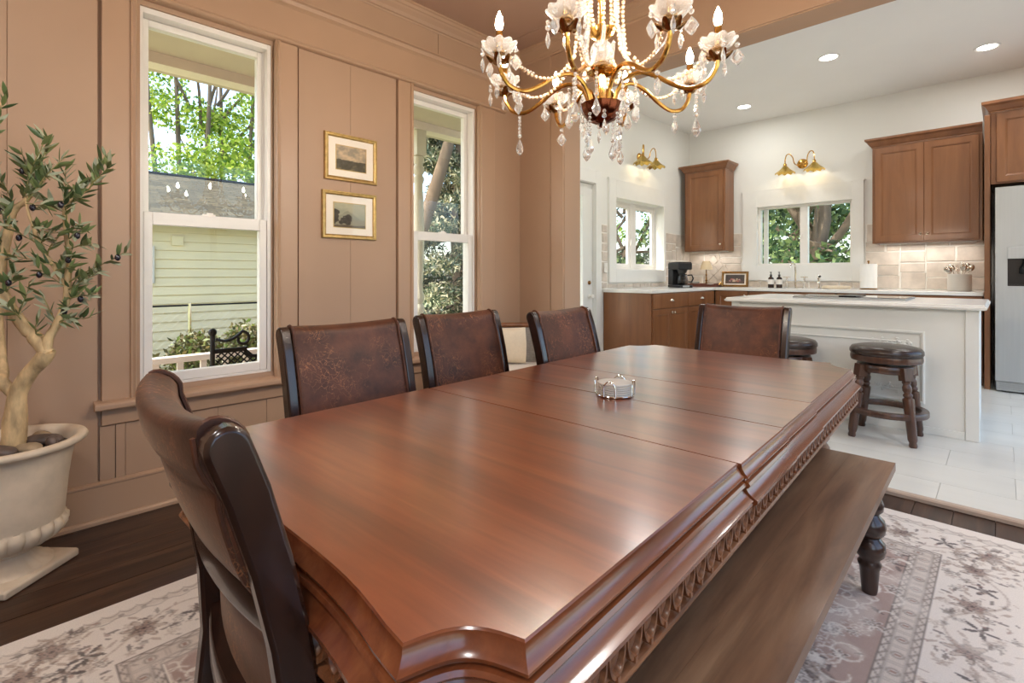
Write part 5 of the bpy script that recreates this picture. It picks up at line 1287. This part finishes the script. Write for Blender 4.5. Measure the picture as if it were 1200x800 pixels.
def ornament(cx, cz, sx, sz):
    mb = MB(); rq = random.Random(4)
    for arm in (0, 1):
        for i in range(15):
            q = i / 14; L = 0.20 * q; wv = 0.012 * math.sin(q * 16); a, b = (L, wv) if arm == 0 else (wv, L)
            mb.ball((cx - sx * a, -0.006, cz - sz * b), 0.012 * (1 - .5 * q), 7, 5, (1, .7, 1))
            s_ = 0.019 * (1 - .3 * q) * (1 if i % 2 else -1); a2, b2 = (L, wv + s_) if arm == 0 else (wv + s_, L)
            mb.ball((cx - sx * a2, -0.005, cz - sz * b2), 0.009 * (1 - .4 * q), 6, 4, (1.4, .6, 1.0) if arm == 0 else (1.0, .6, 1.4))
    mb.ball((cx - sx * .02, -0.006, cz - sz * .02), 0.026, 9, 6, (1, .5, 1)); part('carved_scroll', mb, M['island'], IS, smooth=True, kind='stuff')
for sx, cx in ((1, 1.190), (-1, 0.200)):
    for sz, cz in ((1, 0.610), (-1, 0.290)): ornament(cx, cz, sx, sz)
part('top', MB().loft([[(a, b, z) for a, b in ((-0.05 + o, -0.085 + o), (1.598 - o, -0.085 + o), (1.598 - o, 1.06 - o), (-0.05 + o, 1.06 - o))] for o, z in ((0.016, 0.860), (0.004, 0.864), (0, 0.870), (0, 0.878), (0.008, 0.882), (0.010, 0.890), (0.016, 0.895))]), M['quartz'], IS)
ck = thing('cooktop', 'black glass cooktop with steel trim set in the island top', 'cooktop', (2.02, 4.98, ZF + 0.8956))
part('trim', MB().box(-0.385, 0.385, -0.26, 0.26, 0, 0.012), M['steel'], ck, bev=0.003); part('glass', MB().box(-0.375, 0.375, -0.25, 0.25, 0.0122, 0.016), M['black_glass'], ck)
part('vent_grille', MB().box(-0.06, 0.06, -0.2, 0.2, 0.0162, 0.024), M['black'], ck, bev=0.002)

# ---- stools
def stool(label, loc, rz):
    t = thing('bar_stool', label, 'stool', loc, rz, 'swivel stools at the island')
    part('seat_pad', MB().lathe([(0.198, 0.555), (0.205, 0.567), (0.204, 0.585), (0.192, 0.603), (0.15, 0.614), (0.01, 0.620)], 36), M['stool_leather'], t, smooth=50)
    part('seat_rim', MB().lathe([(0.16, 0.508), (0.197, 0.512), (0.201, 0.530), (0.198, 0.552), (0.16, 0.555)], 36), M['stool_wood'], t, smooth=40)
    part('swivel', MB().lathe([(0.11, 0.492), (0.11, 0.509)], 20), M['black'], t)
    part('apron', MB().lathe([(0.158, 0.440), (0.163, 0.446), (0.163, 0.486), (0.158, 0.492), (0.01, 0.492)], 32), M['stool_wood'], t, smooth=40)
    lgp = [(0.020, 0), (0.023, 0.012), (0.020, 0.03), (0.024, 0.04), (0.026, 0.05), (0.028, 0.20), (0.032, 0.285), (0.031, 0.300), (0.020, 0.308), (0.026, 0.318), (0.026, 0.326), (0.018, 0.336), (0.025, 0.352), (0.026, 0.372), (0.019, 0.390), (0.024, 0.400), (0.024, 0.408), (0.018, 0.414)]
    for k in range(4):
        a = PI / 4 + k * PI / 2; tilt = Matrix.Rotation(a, 4, 'Z') @ Matrix.Translation((0.232, 0, 0)) @ Matrix.Rotation(-0.140, 4, 'Y')
        part('leg', MB().lathe(lgp, 14, mx=tilt).box(-0.028, 0.028, -0.028, 0.028, 0.412, 0.492, tilt), M['stool_wood'], t, smooth=40)
    part('foot_ring', MB().lathe([(0.190, 0.165), (0.226, 0.165), (0.230, 0.172), (0.230, 0.196), (0.226, 0.202), (0.190, 0.202), (0.186, 0.196), (0.186, 0.172), (0.190, 0.165)], 36, caps=False), M['stool_wood'], t, smooth=40)
    return t
stool('dark turned-leg swivel stool standing in front of the island carved panel', (2.352, 4.185, ZF), math.radians(0))
c = stool('swivel stool half hidden behind the far dining chair', (1.745, 4.165, ZF), math.radians(20))

# ---- counter things
ZW = 0.942
cf = thing('coffee_maker', 'black drip coffee maker with glass carafe on the left counter', 'coffee maker', (-0.13, 6.27, ZW), math.radians(62))
part('base', MB().box(-0.105, 0.105, -0.13, 0.12, 0, 0.035), M['black'], cf, bev=0.008); part('tower', MB().box(-0.10, 0.10, 0.02, 0.12, 0.034, 0.24), M['black'], cf, bev=0.008)
part('head', MB().box(-0.105, 0.105, -0.12, 0.12, 0.235, 0.325), M['black'], cf, bev=0.012); part('lid', MB().box(-0.10, 0.10, -0.11, 0.11, 0.325, 0.335), M['black_glass'], cf, bev=0.004)
part('filter_basket', MB().lathe([(0.05, 0.19), (0.07, 0.236)], 20, (0, -0.05, 0)), M['black'], cf)
cg = part('carafe', MB().lathe([(0.055, 0.037), (0.072, 0.06), (0.074, 0.10), (0.062, 0.14), (0.052, 0.165), (0.056, 0.18)], 22, (0, -0.055, 0), caps=False), M['coffee_glass'], cf, smooth=True)
part('carafe_handle', MB().tube([(0.06, -0.075, 0.16), (0.11, -0.10, 0.165), (0.125, -0.11, 0.12), (0.105, -0.10, 0.075), (0.07, -0.08, 0.075)], 0.010, 8), M['black'], cg, smooth=True)
part('control_strip', MB().box(-0.05, 0.05, -0.134, -0.128, 0.008, 0.028), M['steel'], cf)
tr = thing('serving_tray', 'low dark wooden tray under the little lamp in the corner', 'tray', (-0.13, 6.985, ZW), math.radians(8))
part('board', MB().box(-0.23, 0.23, -0.14, 0.14, 0.012, 0.026), M['tray'], tr, bev=0.003); part('rim', MB().box(-0.235, 0.235, -0.145, -0.132, 0.0, 0.045), M['tray'], tr, bev=0.003); part('rim', MB().box(-0.235, 0.235, 0.132, 0.145, 0.0, 0.045), M['tray'], tr, bev=0.003)
for x in (-1, 1): part('handle', MB().tube([(x * .23, -.05, .03), (x * .25, -.05, .06), (x * .25, .05, .06), (x * .23, .05, .03)], .006, 6), M['brass'], tr, smooth=True)
tl = thing('table_lamp', 'tiny brass candlestick lamp with cream shade on the corner tray', 'lamp', (-0.085, 6.99, ZW + 0.0265))
part('base', MB().lathe([(0.05, 0), (0.052, 0.008), (0.035, 0.018), (0.014, 0.026), (0.010, 0.05), (0.020, 0.062), (0.010, 0.075), (0.009, 0.13), (0.016, 0.14), (0.008, 0.15), (0.006, 0.24), (0.002, 0.25)], 18), M['old_brass'], tl, smooth=True)
part('shade', MB().lathe([(0.088, 0.215), (0.048, 0.335), (0.046, 0.335), (0.086, 0.215)], 24, caps=False), M['lampshade'], tl, smooth=40)
tag(part('bowl', MB().lathe([(0.03, 0), (0.035, 0.004), (0.06, 0.03), (0.065, 0.045), (0.060, 0.045), (0.03, 0.01), (0.003, 0.008)], 20), M['ceramic'], None, (-0.22, 6.92, ZW + 0.0265), smooth=True), 'small pale dish on the corner tray beside the lamp', 'bowl')
tag(part('saucer', MB().lathe([(0.03, 0), (0.032, 0.003), (0.07, 0.012), (0.07, 0.015), (0.03, 0.007), (0.003, 0.006)], 20), M['plate_white'], None, (0.02, 6.91, ZW + 0.0265), smooth=True), 'white saucer on the corner tray near the framed picture', 'saucer')
pf = thing('framed_picture', 'small gilt-framed still-life picture leaning on the back counter', 'picture', (0.265, 7.10, ZW), rot=(math.radians(-9), 0, math.radians(6)))
pr = [(0, 0), (0, .012), (.008, .020), (.018, .014), (.028, .018), (.030, 0)]
rg = [[(cx + sx * o, -h, cz + sz * o) for o, h in pr] for cx, cz, sx, sz in ((-.175, 0, 1, 1), (.175, 0, -1, 1), (.175, .215, -1, -1), (-.175, .215, 1, -1))]
part('frame', MB().loft(rg + [rg[0]], cap=False), M['old_brass'], pf); part('mat_board', MB().box(-.147, .147, -.004, 0, .028, .187), M['mat'], pf)
nx, nz = 46, 26; U, V = np.meshgrid(np.linspace(-1, 1, nx + 1), np.linspace(-1, 1, nz + 1)); cc = np.empty(U.shape + (3,)); cc[:] = lin((62, 52, 48))[:3]; g = np.random.default_rng(3); cc[V < -.45] = lin((88, 66, 54))[:3]
for k in range(15):
    a, b, r = g.uniform(-.6, .6), g.uniform(-.45, .1), g.uniform(.12, .22); m = ((U - a) * 1.7) ** 2 + (V - b) ** 2 < r * r; cc[m] = lin([(196, 150, 140), (168, 96, 84), (206, 180, 150), (130, 90, 96)][k % 4])[:3]
me = bpy.data.meshes.new('print'); me.from_pydata([(float(u) * .125, -.0046, .1075 + float(v) * .062) for v in np.linspace(-1, 1, nz + 1) for u in np.linspace(-1, 1, nx + 1)], [], [(j * (nx + 1) + i, j * (nx + 1) + i + 1, (j + 1) * (nx + 1) + i + 1, (j + 1) * (nx + 1) + i) for j in range(nz) for i in range(nx)])
at_ = me.color_attributes.new('Col', 'FLOAT_COLOR', 'POINT'); at_.data.foreach_set('color', np.concatenate([cc.reshape(-1, 3), np.ones((len(me.vertices), 1))], 1).astype(np.float32).ravel()); me.materials.append(M['painting']); link('print', me, pf)
for x, lab in ((0.745, 'left amber soap bottle with pump by the sink faucet'), (0.845, 'right amber soap bottle with pump by the sink faucet')):
    b = thing('soap_bottle', lab, 'bottle', (x, 7.06, ZW), 0, 'amber pump bottles by the sink')
    part('bottle', MB().lathe([(0.034, 0), (0.036, 0.005), (0.036, 0.11), (0.030, 0.13), (0.014, 0.142), (0.013, 0.155), (0.002, 0.156)], 20), M['amber'], b, smooth=40)
    part('label', MB().lathe([(0.0365, 0.045), (0.0365, 0.108)], 20, caps=False), M['label'], b, smooth=True)
    part('pump', MB().lathe([(0.015, 0.156), (0.015, 0.172), (0.005, 0.174), (0.005, 0.195), (0.010, 0.196), (0.010, 0.206), (0.002, 0.207)], 12).box(-0.004, 0.004, -0.035, 0, 0.197, 0.205), M['black'], b)
fa = thing('bridge_faucet', 'polished bridge faucet with cross handles at the sink', 'faucet', (1.035, 7.06, ZW))
part('bridge', MB().tube([(-0.10, 0, 0.085), (0.10, 0, 0.085)], 0.009, 8), M['chrome'], fa, smooth=True)
part('spout', MB().tube(smooth_pts([(0, 0, 0.0), (0, 0, 0.10), (0, 0, 0.24), (-0.004, -0.02, 0.30), (-0.012, -0.07, 0.325), (-0.018, -0.12, 0.30), (-0.02, -0.13, 0.26)]), 0.011, 9), M['chrome'], fa, smooth=True)
for x in (-0.1, 0.1):
    hd = part('handle', MB().lathe([(0.024, 0), (0.024, 0.006), (0.011, 0.014), (0.011, 0.075), (0.016, 0.085), (0.011, 0.10), (0.010, 0.13), (0.014, 0.135), (0.003, 0.145)], 12, (x, 0, 0)), M['chrome'], fa, smooth=True)
    part('cross', MB().tube([(x - 0.04, 0, 0.138), (x + 0.04, 0, 0.138)], 0.007, 7), M['chrome'], hd, smooth=True)
sp = thing('side_sprayer', 'polished side sprayer right of the sink faucet', 'sprayer', (1.295, 7.06, ZW))
part('holder', MB().lathe([(0.022, 0), (0.022, 0.006), (0.012, 0.012), (0.012, 0.06), (0.016, 0.065), (0.012, 0.09), (0.016, 0.12), (0.018, 0.15), (0.01, 0.165), (0.003, 0.167)], 12), M['chrome'], sp, smooth=True); part('spray_head', MB().tube([(0, 0, 0.14), (0.02, -0.03, 0.15)], 0.012, 8), M['black'], sp, smooth=True)
tag(part('towel', MB().loft([[(0.15 * s_ * math.copysign(abs(math.cos(a)) ** .6, math.cos(a)), 0.05 * s_ * math.copysign(abs(math.sin(a)) ** .6, math.sin(a)) + 0.006 * math.sin(7 * a), z + 0.004 * math.sin(5 * a)) for a in [2 * PI * k / 28 for k in range(28)]] for s_, z in ((.96, 0.004), (1, .010), (1, .024), (.95, .034), (.6, .038))]), M['cream_fabric'], None, (1.49, 7.0, ZW), smooth=True), 'folded tan cloth on the counter right of the sprayer', 'cloth')
pt = thing('paper_towel_holder', 'upright white paper towel roll left of the utensil crock', 'paper towel', (1.80, 7.06, ZW))
part('stand', MB().lathe([(0.085, 0), (0.088, 0.006), (0.08, 0.012), (0.008, 0.013), (0.008, 0.315), (0.012, 0.32), (0.010, 0.332), (0.003, 0.336)], 24), M['old_brass'], pt, smooth=40)
part('paper_roll', MB().lathe([(0.020, 0.016), (0.083, 0.016), (0.084, 0.296), (0.020, 0.296)], 32, caps=False), M['paper'], pt, smooth=40)
cr = thing('utensil_crock', 'wide pale grey crock on the counter beside the refrigerator', 'crock', (2.590, 7.05, ZW))
part('crock', MB().lathe([(0.092, 0), (0.097, 0.004), (0.098, 0.176), (0.094, 0.180), (0.088, 0.176), (0.087, 0.012), (0.003, 0.01)], 36), M['ceramic'], cr, smooth=40)
UL = ['polished serving spoon fanned to the left in the crock', 'polished ladle leaning left in the crock', 'polished fork standing in the crock middle', 'polished slotted spoon leaning right in the crock', 'polished spoon pointing far right in the crock', 'polished spatula at the back of the crock']
for i, (a, le, wd) in enumerate(((-0.62, .27, .030), (-0.40, .28, .026), (-0.12, .27, .022), (0.22, .28, .028), (0.55, .29, .026), (0.36, .285, .030))):
    u = thing('utensil', UL[i], 'utensil', (2.590 + 0.052 * math.sin(-a) * .6, 7.04 + 0.02 * (i % 3), ZW + 0.014), 0, 'utensils in the crock', (math.radians(6 - 6 * (i % 3)), a * .8, 0))
    part('shaft', MB().tube([(0, 0, 0), (0, 0, le * .72)], 0.004, 6), M['chrome'], u, smooth=True)
    part('head', MB().ball((0, 0, le * .86), wd, 12, 8, (1, .28, 1.45)) if i != 2 else MB().box(-.014, .014, -.002, .002, le * .7, le * .8).box(-.013, -.009, -.002, .002, le * .8, le).box(-.002, .002, -.002, .002, le * .8, le).box(.009, .013, -.002, .002, le * .8, le), M['chrome'], u, smooth=True)
for nm, lab, loc, rz in (('outlet_plate', 'white outlet plate on the stone by the framed picture', (0.335, YB - 0.022, 1.235), 0), ('switch_plate', 'white switch plate on the stone strip beside the kitchen door', (XK + 0.022, 5.03, 1.195), PI / 2)):
    t = thing(nm, lab, 'plate', loc, rz); part('plate', MB().box(-.036, .036, -.006, 0.002, -.058, .058), M['plate_white'], t, bev=0.003)
    part('toggle', MB().box(-.007, .007, -.012, -.006, -.014, .014), M['plate_white'], t)

# ---- recessed lights
CL = ['recessed ceiling light nearest the dining room opening', 'recessed ceiling light at the right, near the refrigerator', 'recessed ceiling light farthest left toward the sink corner']
for i, (x, y) in enumerate(((1.703, 5.646), (2.813, 6.427), (0.581, 6.567))):
    t = thing('recessed_light', CL[i], 'ceiling light', (x, y, ZK), 0, 'kitchen ceiling lights')
    part('trim_ring', MB().lathe([(0.070, -0.001), (0.095, -0.001), (0.096, -0.005), (0.086, -0.009), (0.072, -0.004), (0.070, -0.001)], 30, caps=False), M['white'], t, smooth=True)
    part('lens', MB().lathe([(0.071, -0.0035), (0.04, -0.0045), (0.002, -0.0048)], 28), M['lens'], t)
    light('recessed_lamp', 'AREA', CAN, (0, 0, -0.02), (1, 0.98, 0.95), 0.14, (0, 0, 0), t)
for i, (x, y) in enumerate(((3.3, 4.3), (3.6, 5.6), (0.4, 4.4))):  # extra cans out of view, added to brighten the kitchen
    t = thing('recessed_light', ['recessed ceiling light over the island end, outside the picture', 'recessed ceiling light at the right wall, outside the picture', 'recessed ceiling light by the kitchen door, hidden by the beam'][i], 'ceiling light', (x, y, ZK), 0, 'kitchen ceiling lights')
    part('trim_ring', MB().lathe([(0.070, -0.001), (0.095, -0.001), (0.096, -0.005), (0.086, -0.009), (0.072, -0.004), (0.070, -0.001)], 30, caps=False), M['white'], t, smooth=True)
    part('lens', MB().lathe([(0.071, -0.0035), (0.04, -0.0045), (0.002, -0.0048)], 28), M['lens'], t)
    light('recessed_lamp', 'AREA', CAN, (0, 0, -0.02), (1, 0.98, 0.95), 0.14, (0, 0, 0), t)
DLB = ['flat ceiling lamp of the dining room right of the table, outside the picture', 'flat ceiling lamp behind the camera, outside the picture', 'flat ceiling lamp over the olive tree end, outside the picture']
for i, (x, y) in enumerate(((3.75, 2.72), (3.3, -0.8), (1.5, -0.9))):  # out-of-view lamps added as fill light for the dining room
    t = thing('ceiling_lamp', DLB[i], 'ceiling light', (x, y, ZC))
    part('rim', MB().lathe([(0.20, 0), (0.205, -0.03), (0.195, -0.034), (0.19, -0.012)], 36, caps=False), M['white'], t, smooth=True)
    part('diffuser', MB().lathe([(0.19, -0.014), (0.12, -0.024), (0.003, -0.028)], 32), M['white'], t, smooth=True)
    light('ceiling_lamp_light', 'AREA', FILL_LAMP, (0, 0, -0.045), (1, 0.975, 0.945), 0.40, (0, 0, 0), t)

# ---- brass swan-neck sconces
def shade_mesh():
    rings = []; n = 40
    for r, z in ((0.018, 0.0), (0.030, -0.004), (0.040, -0.018), (0.060, -0.040), (0.090, -0.062), (0.118, -0.078)):
        rings.append([(r * (1 + 0.07 * (r / .118) ** 2 * math.cos(10 * a)) * math.cos(a), r * (1 + 0.07 * (r / .118) ** 2 * math.cos(10 * a)) * math.sin(a), z - 0.020 * (r / .118) ** 3 * (0.5 + 0.5 * math.cos(10 * a))) for a in [2 * PI * k / n for k in range(n)]])
    inner = [[(x * .97, y * .97, z - 0.002) for x, y, z in r] for r in rings[::-1]]
    return MB().loft(rings + inner, cap=False)
shm = mesh_of('shade', shade_mesh(), M['shade_brass'], True)
bme = mesh_of('bulb', MB().ball((0, 0, -0.030), 0.018, 10, 8, (1, 1, 1.3)), glow('sconce_bulb', (1, .86, .64, 1), 26.0), True)
def sconce(label, loc, rz):
    t = thing('wall_sconce', label, 'wall light', loc, rz, 'brass swan-neck sconces over the kitchen windows')
    part('back_plate', MB().lathe([(0.062, 0), (0.064, 0.006), (0.056, 0.014), (0.030, 0.018), (0.024, 0.034), (0.004, 0.038)], 24, mx=Matrix.Rotation(PI / 2, 4, 'X')), M['brass'], t, smooth=50)
    for sx in (-1, 1):
        pts = smooth_pts([(0, -0.03, 0), (sx * 0.03, -0.07, -0.025), (sx * 0.07, -0.10, 0.0), (sx * 0.085, -0.115, 0.075), (sx * 0.115, -0.13, 0.120), (sx * 0.150, -0.14, 0.115), (sx * 0.166, -0.145, 0.065), (sx * 0.168, -0.146, 0.0)])
        a = part('arm', MB().tube(pts, 0.0065, 8), M['brass'], t, smooth=True)
        part('socket', MB().lathe([(0.012, 0.01), (0.020, 0.0), (0.022, -0.03), (0.014, -0.04)], 14, (sx * .168, -.146, -0.004)), M['brass'], a, smooth=True)
        link('shade', shm, a, (sx * .168, -.146, -0.030)); link('bulb', bme, a, (sx * .168, -.146, -0.040))
        light('sconce_light', 'POINT', SCONCE, (sx * .168, -.146, -0.085), (1, .88, .70), 0.02, parent=t)
sconce('brass two-shade sconce over the sink window', (1.055, YB, 2.555), 0)
sconce('brass two-shade sconce over the small casement window', (XK, 5.84, 2.64), PI / 2)

# ================================================================== CHANDELIER
CH = thing('chandelier', 'brass and crystal eight-arm chandelier over the dining table', 'chandelier', (2.003, 1.342, 0))
TH0 = math.radians(44.5)
part('bowl', MB().lathe([(0.003, 1.588), (0.008, 1.592), (0.006, 1.600), (0.022, 1.602), (0.044, 1.614), (0.060, 1.636), (0.066, 1.660), (0.062, 1.662), (0.055, 1.655), (0.003, 1.655)], 48, wob=lambda i, a: 1 + (0.05 * abs(math.sin(a * 8)) if 4 <= i <= 6 else 0)), M['bowl_brass'], CH, smooth=50)
part('stem', MB().lathe([(0.012, 1.655), (0.012, 1.77), (0.034, 1.775), (0.048, 1.766), (0.050, 1.770), (0.030, 1.788), (0.014, 1.792), (0.014, 1.798)], 24), M['brass'], CH, smooth=50)
part('crystal_ball', MB().ball((0, 0, 1.830), 0.037, 16, 10), M['crystal'], CH)
part('leaf_cup', MB().lathe([(0.012, 1.866), (0.018, 1.870), (0.034, 1.884), (0.042, 1.900), (0.039, 1.900), (0.014, 1.876)], 40, wob=lambda i, a: 1 + (0.16 * math.cos(a * 6) if i in (2, 3, 4) else 0), caps=False), M['brass'], CH, smooth=True)
part('column', MB().lathe([(0.008, 1.868), (0.007, 1.99), (0.016, 1.998), (0.022, 2.012), (0.012, 2.026), (0.008, 2.04), (0.010, 2.09), (0.030, 2.12), (0.034, 2.15), (0.012, 2.17), (0.008, 2.2), (0.008, 2.26)], 20), M['brass'], CH, smooth=50)
part('crown_ring', MB().lathe([(0.010, 2.122), (0.095, 2.118), (0.100, 2.124), (0.096, 2.132), (0.010, 2.130)], 32), M['old_brass'], CH, smooth=40)
cnm = MB()
for i in range(19):
    z = 2.27 + i * 0.034; rot = Matrix.Translation((0, 0, z)) @ Matrix.Rotation((i % 2) * PI / 2, 4, 'Z')
    cnm.tube([rot @ Vector((0.011 * math.cos(a), 0, 0.021 * math.sin(a))) for a in [2 * PI * k / 12 for k in range(12)]], 0.003, 5, closed=True)
part('chain', cnm, M['brass'], CH, smooth=True, kind='stuff')
part('canopy', MB().lathe([(0.012, ZC - 0.07), (0.04, ZC - 0.05), (0.065, ZC - 0.015), (0.066, ZC), (0.01, ZC)], 24), M['brass'], CH, smooth=50)
# shared crystal meshes (hanging point at the origin)
def drop_mesh(kind):
    mb = MB(); z = -0.004
    if kind == 'kite':     # flat faceted pendalogue under one bead
        mb.ball((0, 0, z - 0.007), 0.0075, 6, 4); z -= 0.018
        pr_ = [(0.0, 0.0), (0.009, -0.010), (0.0185, -0.026), (0.010, -0.040), (0.0, -0.050)]
        ring = [(-x, zz) for x, zz in pr_[1:-1]] + [pr_[-1]] + [(x, zz) for x, zz in pr_[::-1][1:-1]] + [pr_[0]]
        o = len(mb.v); n = len(ring); vs = [(x, 0, z + zz) for x, zz in ring] + [(x * .55, s_ * 0.0075, z + (zz + .026) * .55 - .026) for s_ in (1, -1) for x, zz in ring]
        fs = []
        for k in range(n):
            k2 = (k + 1) % n; fs += [(k, k2, n + k2, n + k), (k2, k, 2 * n + k, 2 * n + k2)]
        fs += [tuple(range(n, 2 * n)), tuple(range(3 * n - 1, 2 * n - 1, -1))]; mb.add(vs, fs)
    elif kind == 'spear':  # two beads and an elongated spear
        mb.ball((0, 0, z - 0.006), 0.0062, 6, 4); mb.ball((0, 0, z - 0.020), 0.0075, 7, 5); z -= 0.030
        mb.lathe([(0.0008, z), (0.0045, z - 0.010), (0.0072, z - 0.022), (0.0055, z - 0.034), (0.0006, z - 0.046)], 6)
    elif kind == 'tear':   # long chain of small beads and a broad teardrop
        for i in range(5): mb.ball((0, 0, z - 0.008 - i * 0.0125), 0.0056, 6, 4)
        z -= 0.070; mb.ball((0, 0, z), 0.008, 7, 5); z -= 0.010
        mb.lathe([(0.0008, z), (0.006, z - 0.012), (0.0135, z - 0.034), (0.012, z - 0.044), (0.005, z - 0.054), (0.0006, z - 0.058)], 8)
    elif kind == 'prism': mb.lathe([(0.0008, 0), (0.007, -0.008), (0.007, -0.072), (0.001, -0.080)], 6)
    return mesh_of('crystal_drop', mb, M['crystal'])
DM = {k: drop_mesh(k) for k in ('kite', 'spear', 'tear', 'prism')}
bead = MB().ball((0, 0, 0), 1.0, 6, 4)
def strand(pts, r, mat, parent, name='bead_strand'):
    """beads at even spacing along a polyline"""
    P = smooth_pts(pts, 6); mb = MB(); acc = 0.0; step = 2.35 * r; last = P[0]
    mb.ball(P[0], r, 7, 5)
    for a, b in zip(P[:-1], P[1:]):
        L = (b - a).length; s_ = 0.0
        while acc + (L - s_) >= step:
            s_ += step - acc; acc = 0.0; mb.ball(a.lerp(b, s_ / L), r, 7, 5)
        acc += L - s_
    return part(name, mb, mat, parent, smooth=True, kind='stuff')
def dish_mesh():
    rings = []; n = 48
    for r, z in ((0.010, 0.0), (0.024, 0.002), (0.040, 0.012), (0.053, 0.028)):
        k = (r / .053) ** 2; rings.append([(r * (1 + .06 * k * math.cos(10 * a)) * math.cos(a), r * (1 + .06 * k * math.cos(10 * a)) * math.sin(a), z + 0.003 * k * math.cos(10 * a)) for a in [2 * PI * q / n for q in range(n)]])
    inn = [[(x * .94, y * .94, z + 0.004) for x, y, z in r] for r in rings[::-1]]
    return mesh_of('bobeche', MB().loft(rings + inn, cap=False), M['dish_glass'], 60)
dish = dish_mesh()
def leafcup():
    rings = []; n = 40
    for r, z in ((0.006, -0.026), (0.014, -0.022), (0.022, -0.012), (0.034, -0.004)):
        k = (r / .034) ** 2; rings.append([(r * (1 + .22 * k * math.cos(6 * a)) * math.cos(a), r * (1 + .22 * k * math.cos(6 * a)) * math.sin(a), z - .008 * k * (1 - math.cos(6 * a))) for a in [2 * PI * q / n for q in range(n)]])
    return mesh_of('drip_cup', MB().loft(rings + [[(x * .95, y * .95, z + .002) for x, y, z in r] for r in rings[::-1]], cap=False), M['old_brass'], True)
cup = leafcup()
candle = mesh_of('candle_tube', MB().lathe([(0.016, 0.0), (0.018, 0.006), (0.011, 0.012), (0.0105, 0.062), (0.008, 0.066)], 18), M['brass'], 40)
fil = mesh_of('bulb', MB().lathe([(0.004, 0.0), (0.0095, 0.008), (0.0115, 0.020), (0.009, 0.036), (0.004, 0.048), (0.0008, 0.056)], 12), M['bulb'], True)
env = mesh_of('bulb_glass', MB().lathe([(0.006, 0.0), (0.012, 0.008), (0.0150, 0.022), (0.0125, 0.040), (0.006, 0.058), (0.001, 0.072)], 14), M['picglass'], True)
RA_ = 0.345; ZD = 1.770
for k in range(8):
    a = TH0 + math.radians(-25 + 45 * k); hi = 0.012 if k % 2 else 0.0
    arm_path = smooth_pts([(0.040, 0, 1.648), (0.048, 0, 1.690), (0.072, 0, 1.728), (0.115, 0, 1.744), (0.165, 0, 1.727), (0.215, 0, 1.694), (0.265, 0, 1.672), (0.312, 0, 1.682), (0.338, 0, 1.716), (RA_, 0, 1.745)], 5)
    arm = part('arm', MB().tube(arm_path, 0.0068, 8), M['brass'], CH, (0, 0, 0), (0, 0, a), smooth=True)
    link('drip_cup', cup, arm, (RA_, 0, ZD - 0.004)); link('bobeche', dish, arm, (RA_, 0, ZD)); link('candle_tube', candle, arm, (RA_, 0, ZD + 0.004)); link('bulb', fil, arm, (RA_, 0, ZD + 0.071)); link('bulb_glass', env, arm, (RA_, 0, ZD + 0.069))
    for j in range(5):
        b = 2 * PI * j / 5 + k; kd = ('kite', 'spear', 'spear', 'kite', 'spear')[j]
        link('crystal_drop', DM[kd], arm, (RA_ + 0.051 * math.cos(b), 0.051 * math.sin(b), ZD + 0.018), (0, 0, b + 1.2 * j))
    link('crystal_drop', DM['kite'] if k % 2 else DM['tear'], arm, (0.285, 0.004, 1.668), (0, 0, 0.4 * k))
    link('crystal_drop', DM['tear'], arm, (0.105, 0.012, 1.735), (0, 0, k))
    strand([(0.318, 0.0, 1.775), (0.280, 0.012, 1.735), (0.230, 0.012, 1.714), (0.170, 0.012, 1.722), (0.120, 0.010, 1.770), (0.100, 0.006, 1.800)], 0.0058, M['pearl'], arm)
    if k % 2: strand([(0.100, 0.006, 1.800), (0.088, 0.004, 1.88), (0.078, 0.0, 1.97), (0.086, 0, 2.05), (0.096, 0, 2.122)], 0.0062, M['pearl'], arm)
    strand([(0.345, 0.0, 1.762), (0.30, 0.02, 1.74), (0.24, 0.02, 1.72)], 0.004, M['crystal'], arm)
for k in range(8):
    a = TH0 + math.radians(-2 + 45 * k); x, y = math.cos(a), math.sin(a)
    link('crystal_drop', DM['prism'], CH, (0.066 * x, 0.066 * y, 1.890), (0.15 * y, -0.15 * x, a))
    strand([(0.040 * x, 0.040 * y, 1.904), (0.052 * x, 0.052 * y, 1.95), (0.050 * x, 0.050 * y, 2.04), (0.060 * x, 0.060 * y, 2.12)], 0.0058, M['pearl'], CH)
    link('crystal_drop', DM['tear'] if k % 2 else DM['spear'], CH, (0.060 * x, 0.060 * y, 1.632), (0, 0, a))
    if k % 2: strand([(0.04 * x, 0.04 * y, 1.80), (0.055 * x, 0.055 * y, 1.765), (0.085 * x, 0.085 * y, 1.755), (0.105 * x, 0.105 * y, 1.80)], 0.006, M['pearl'], CH)
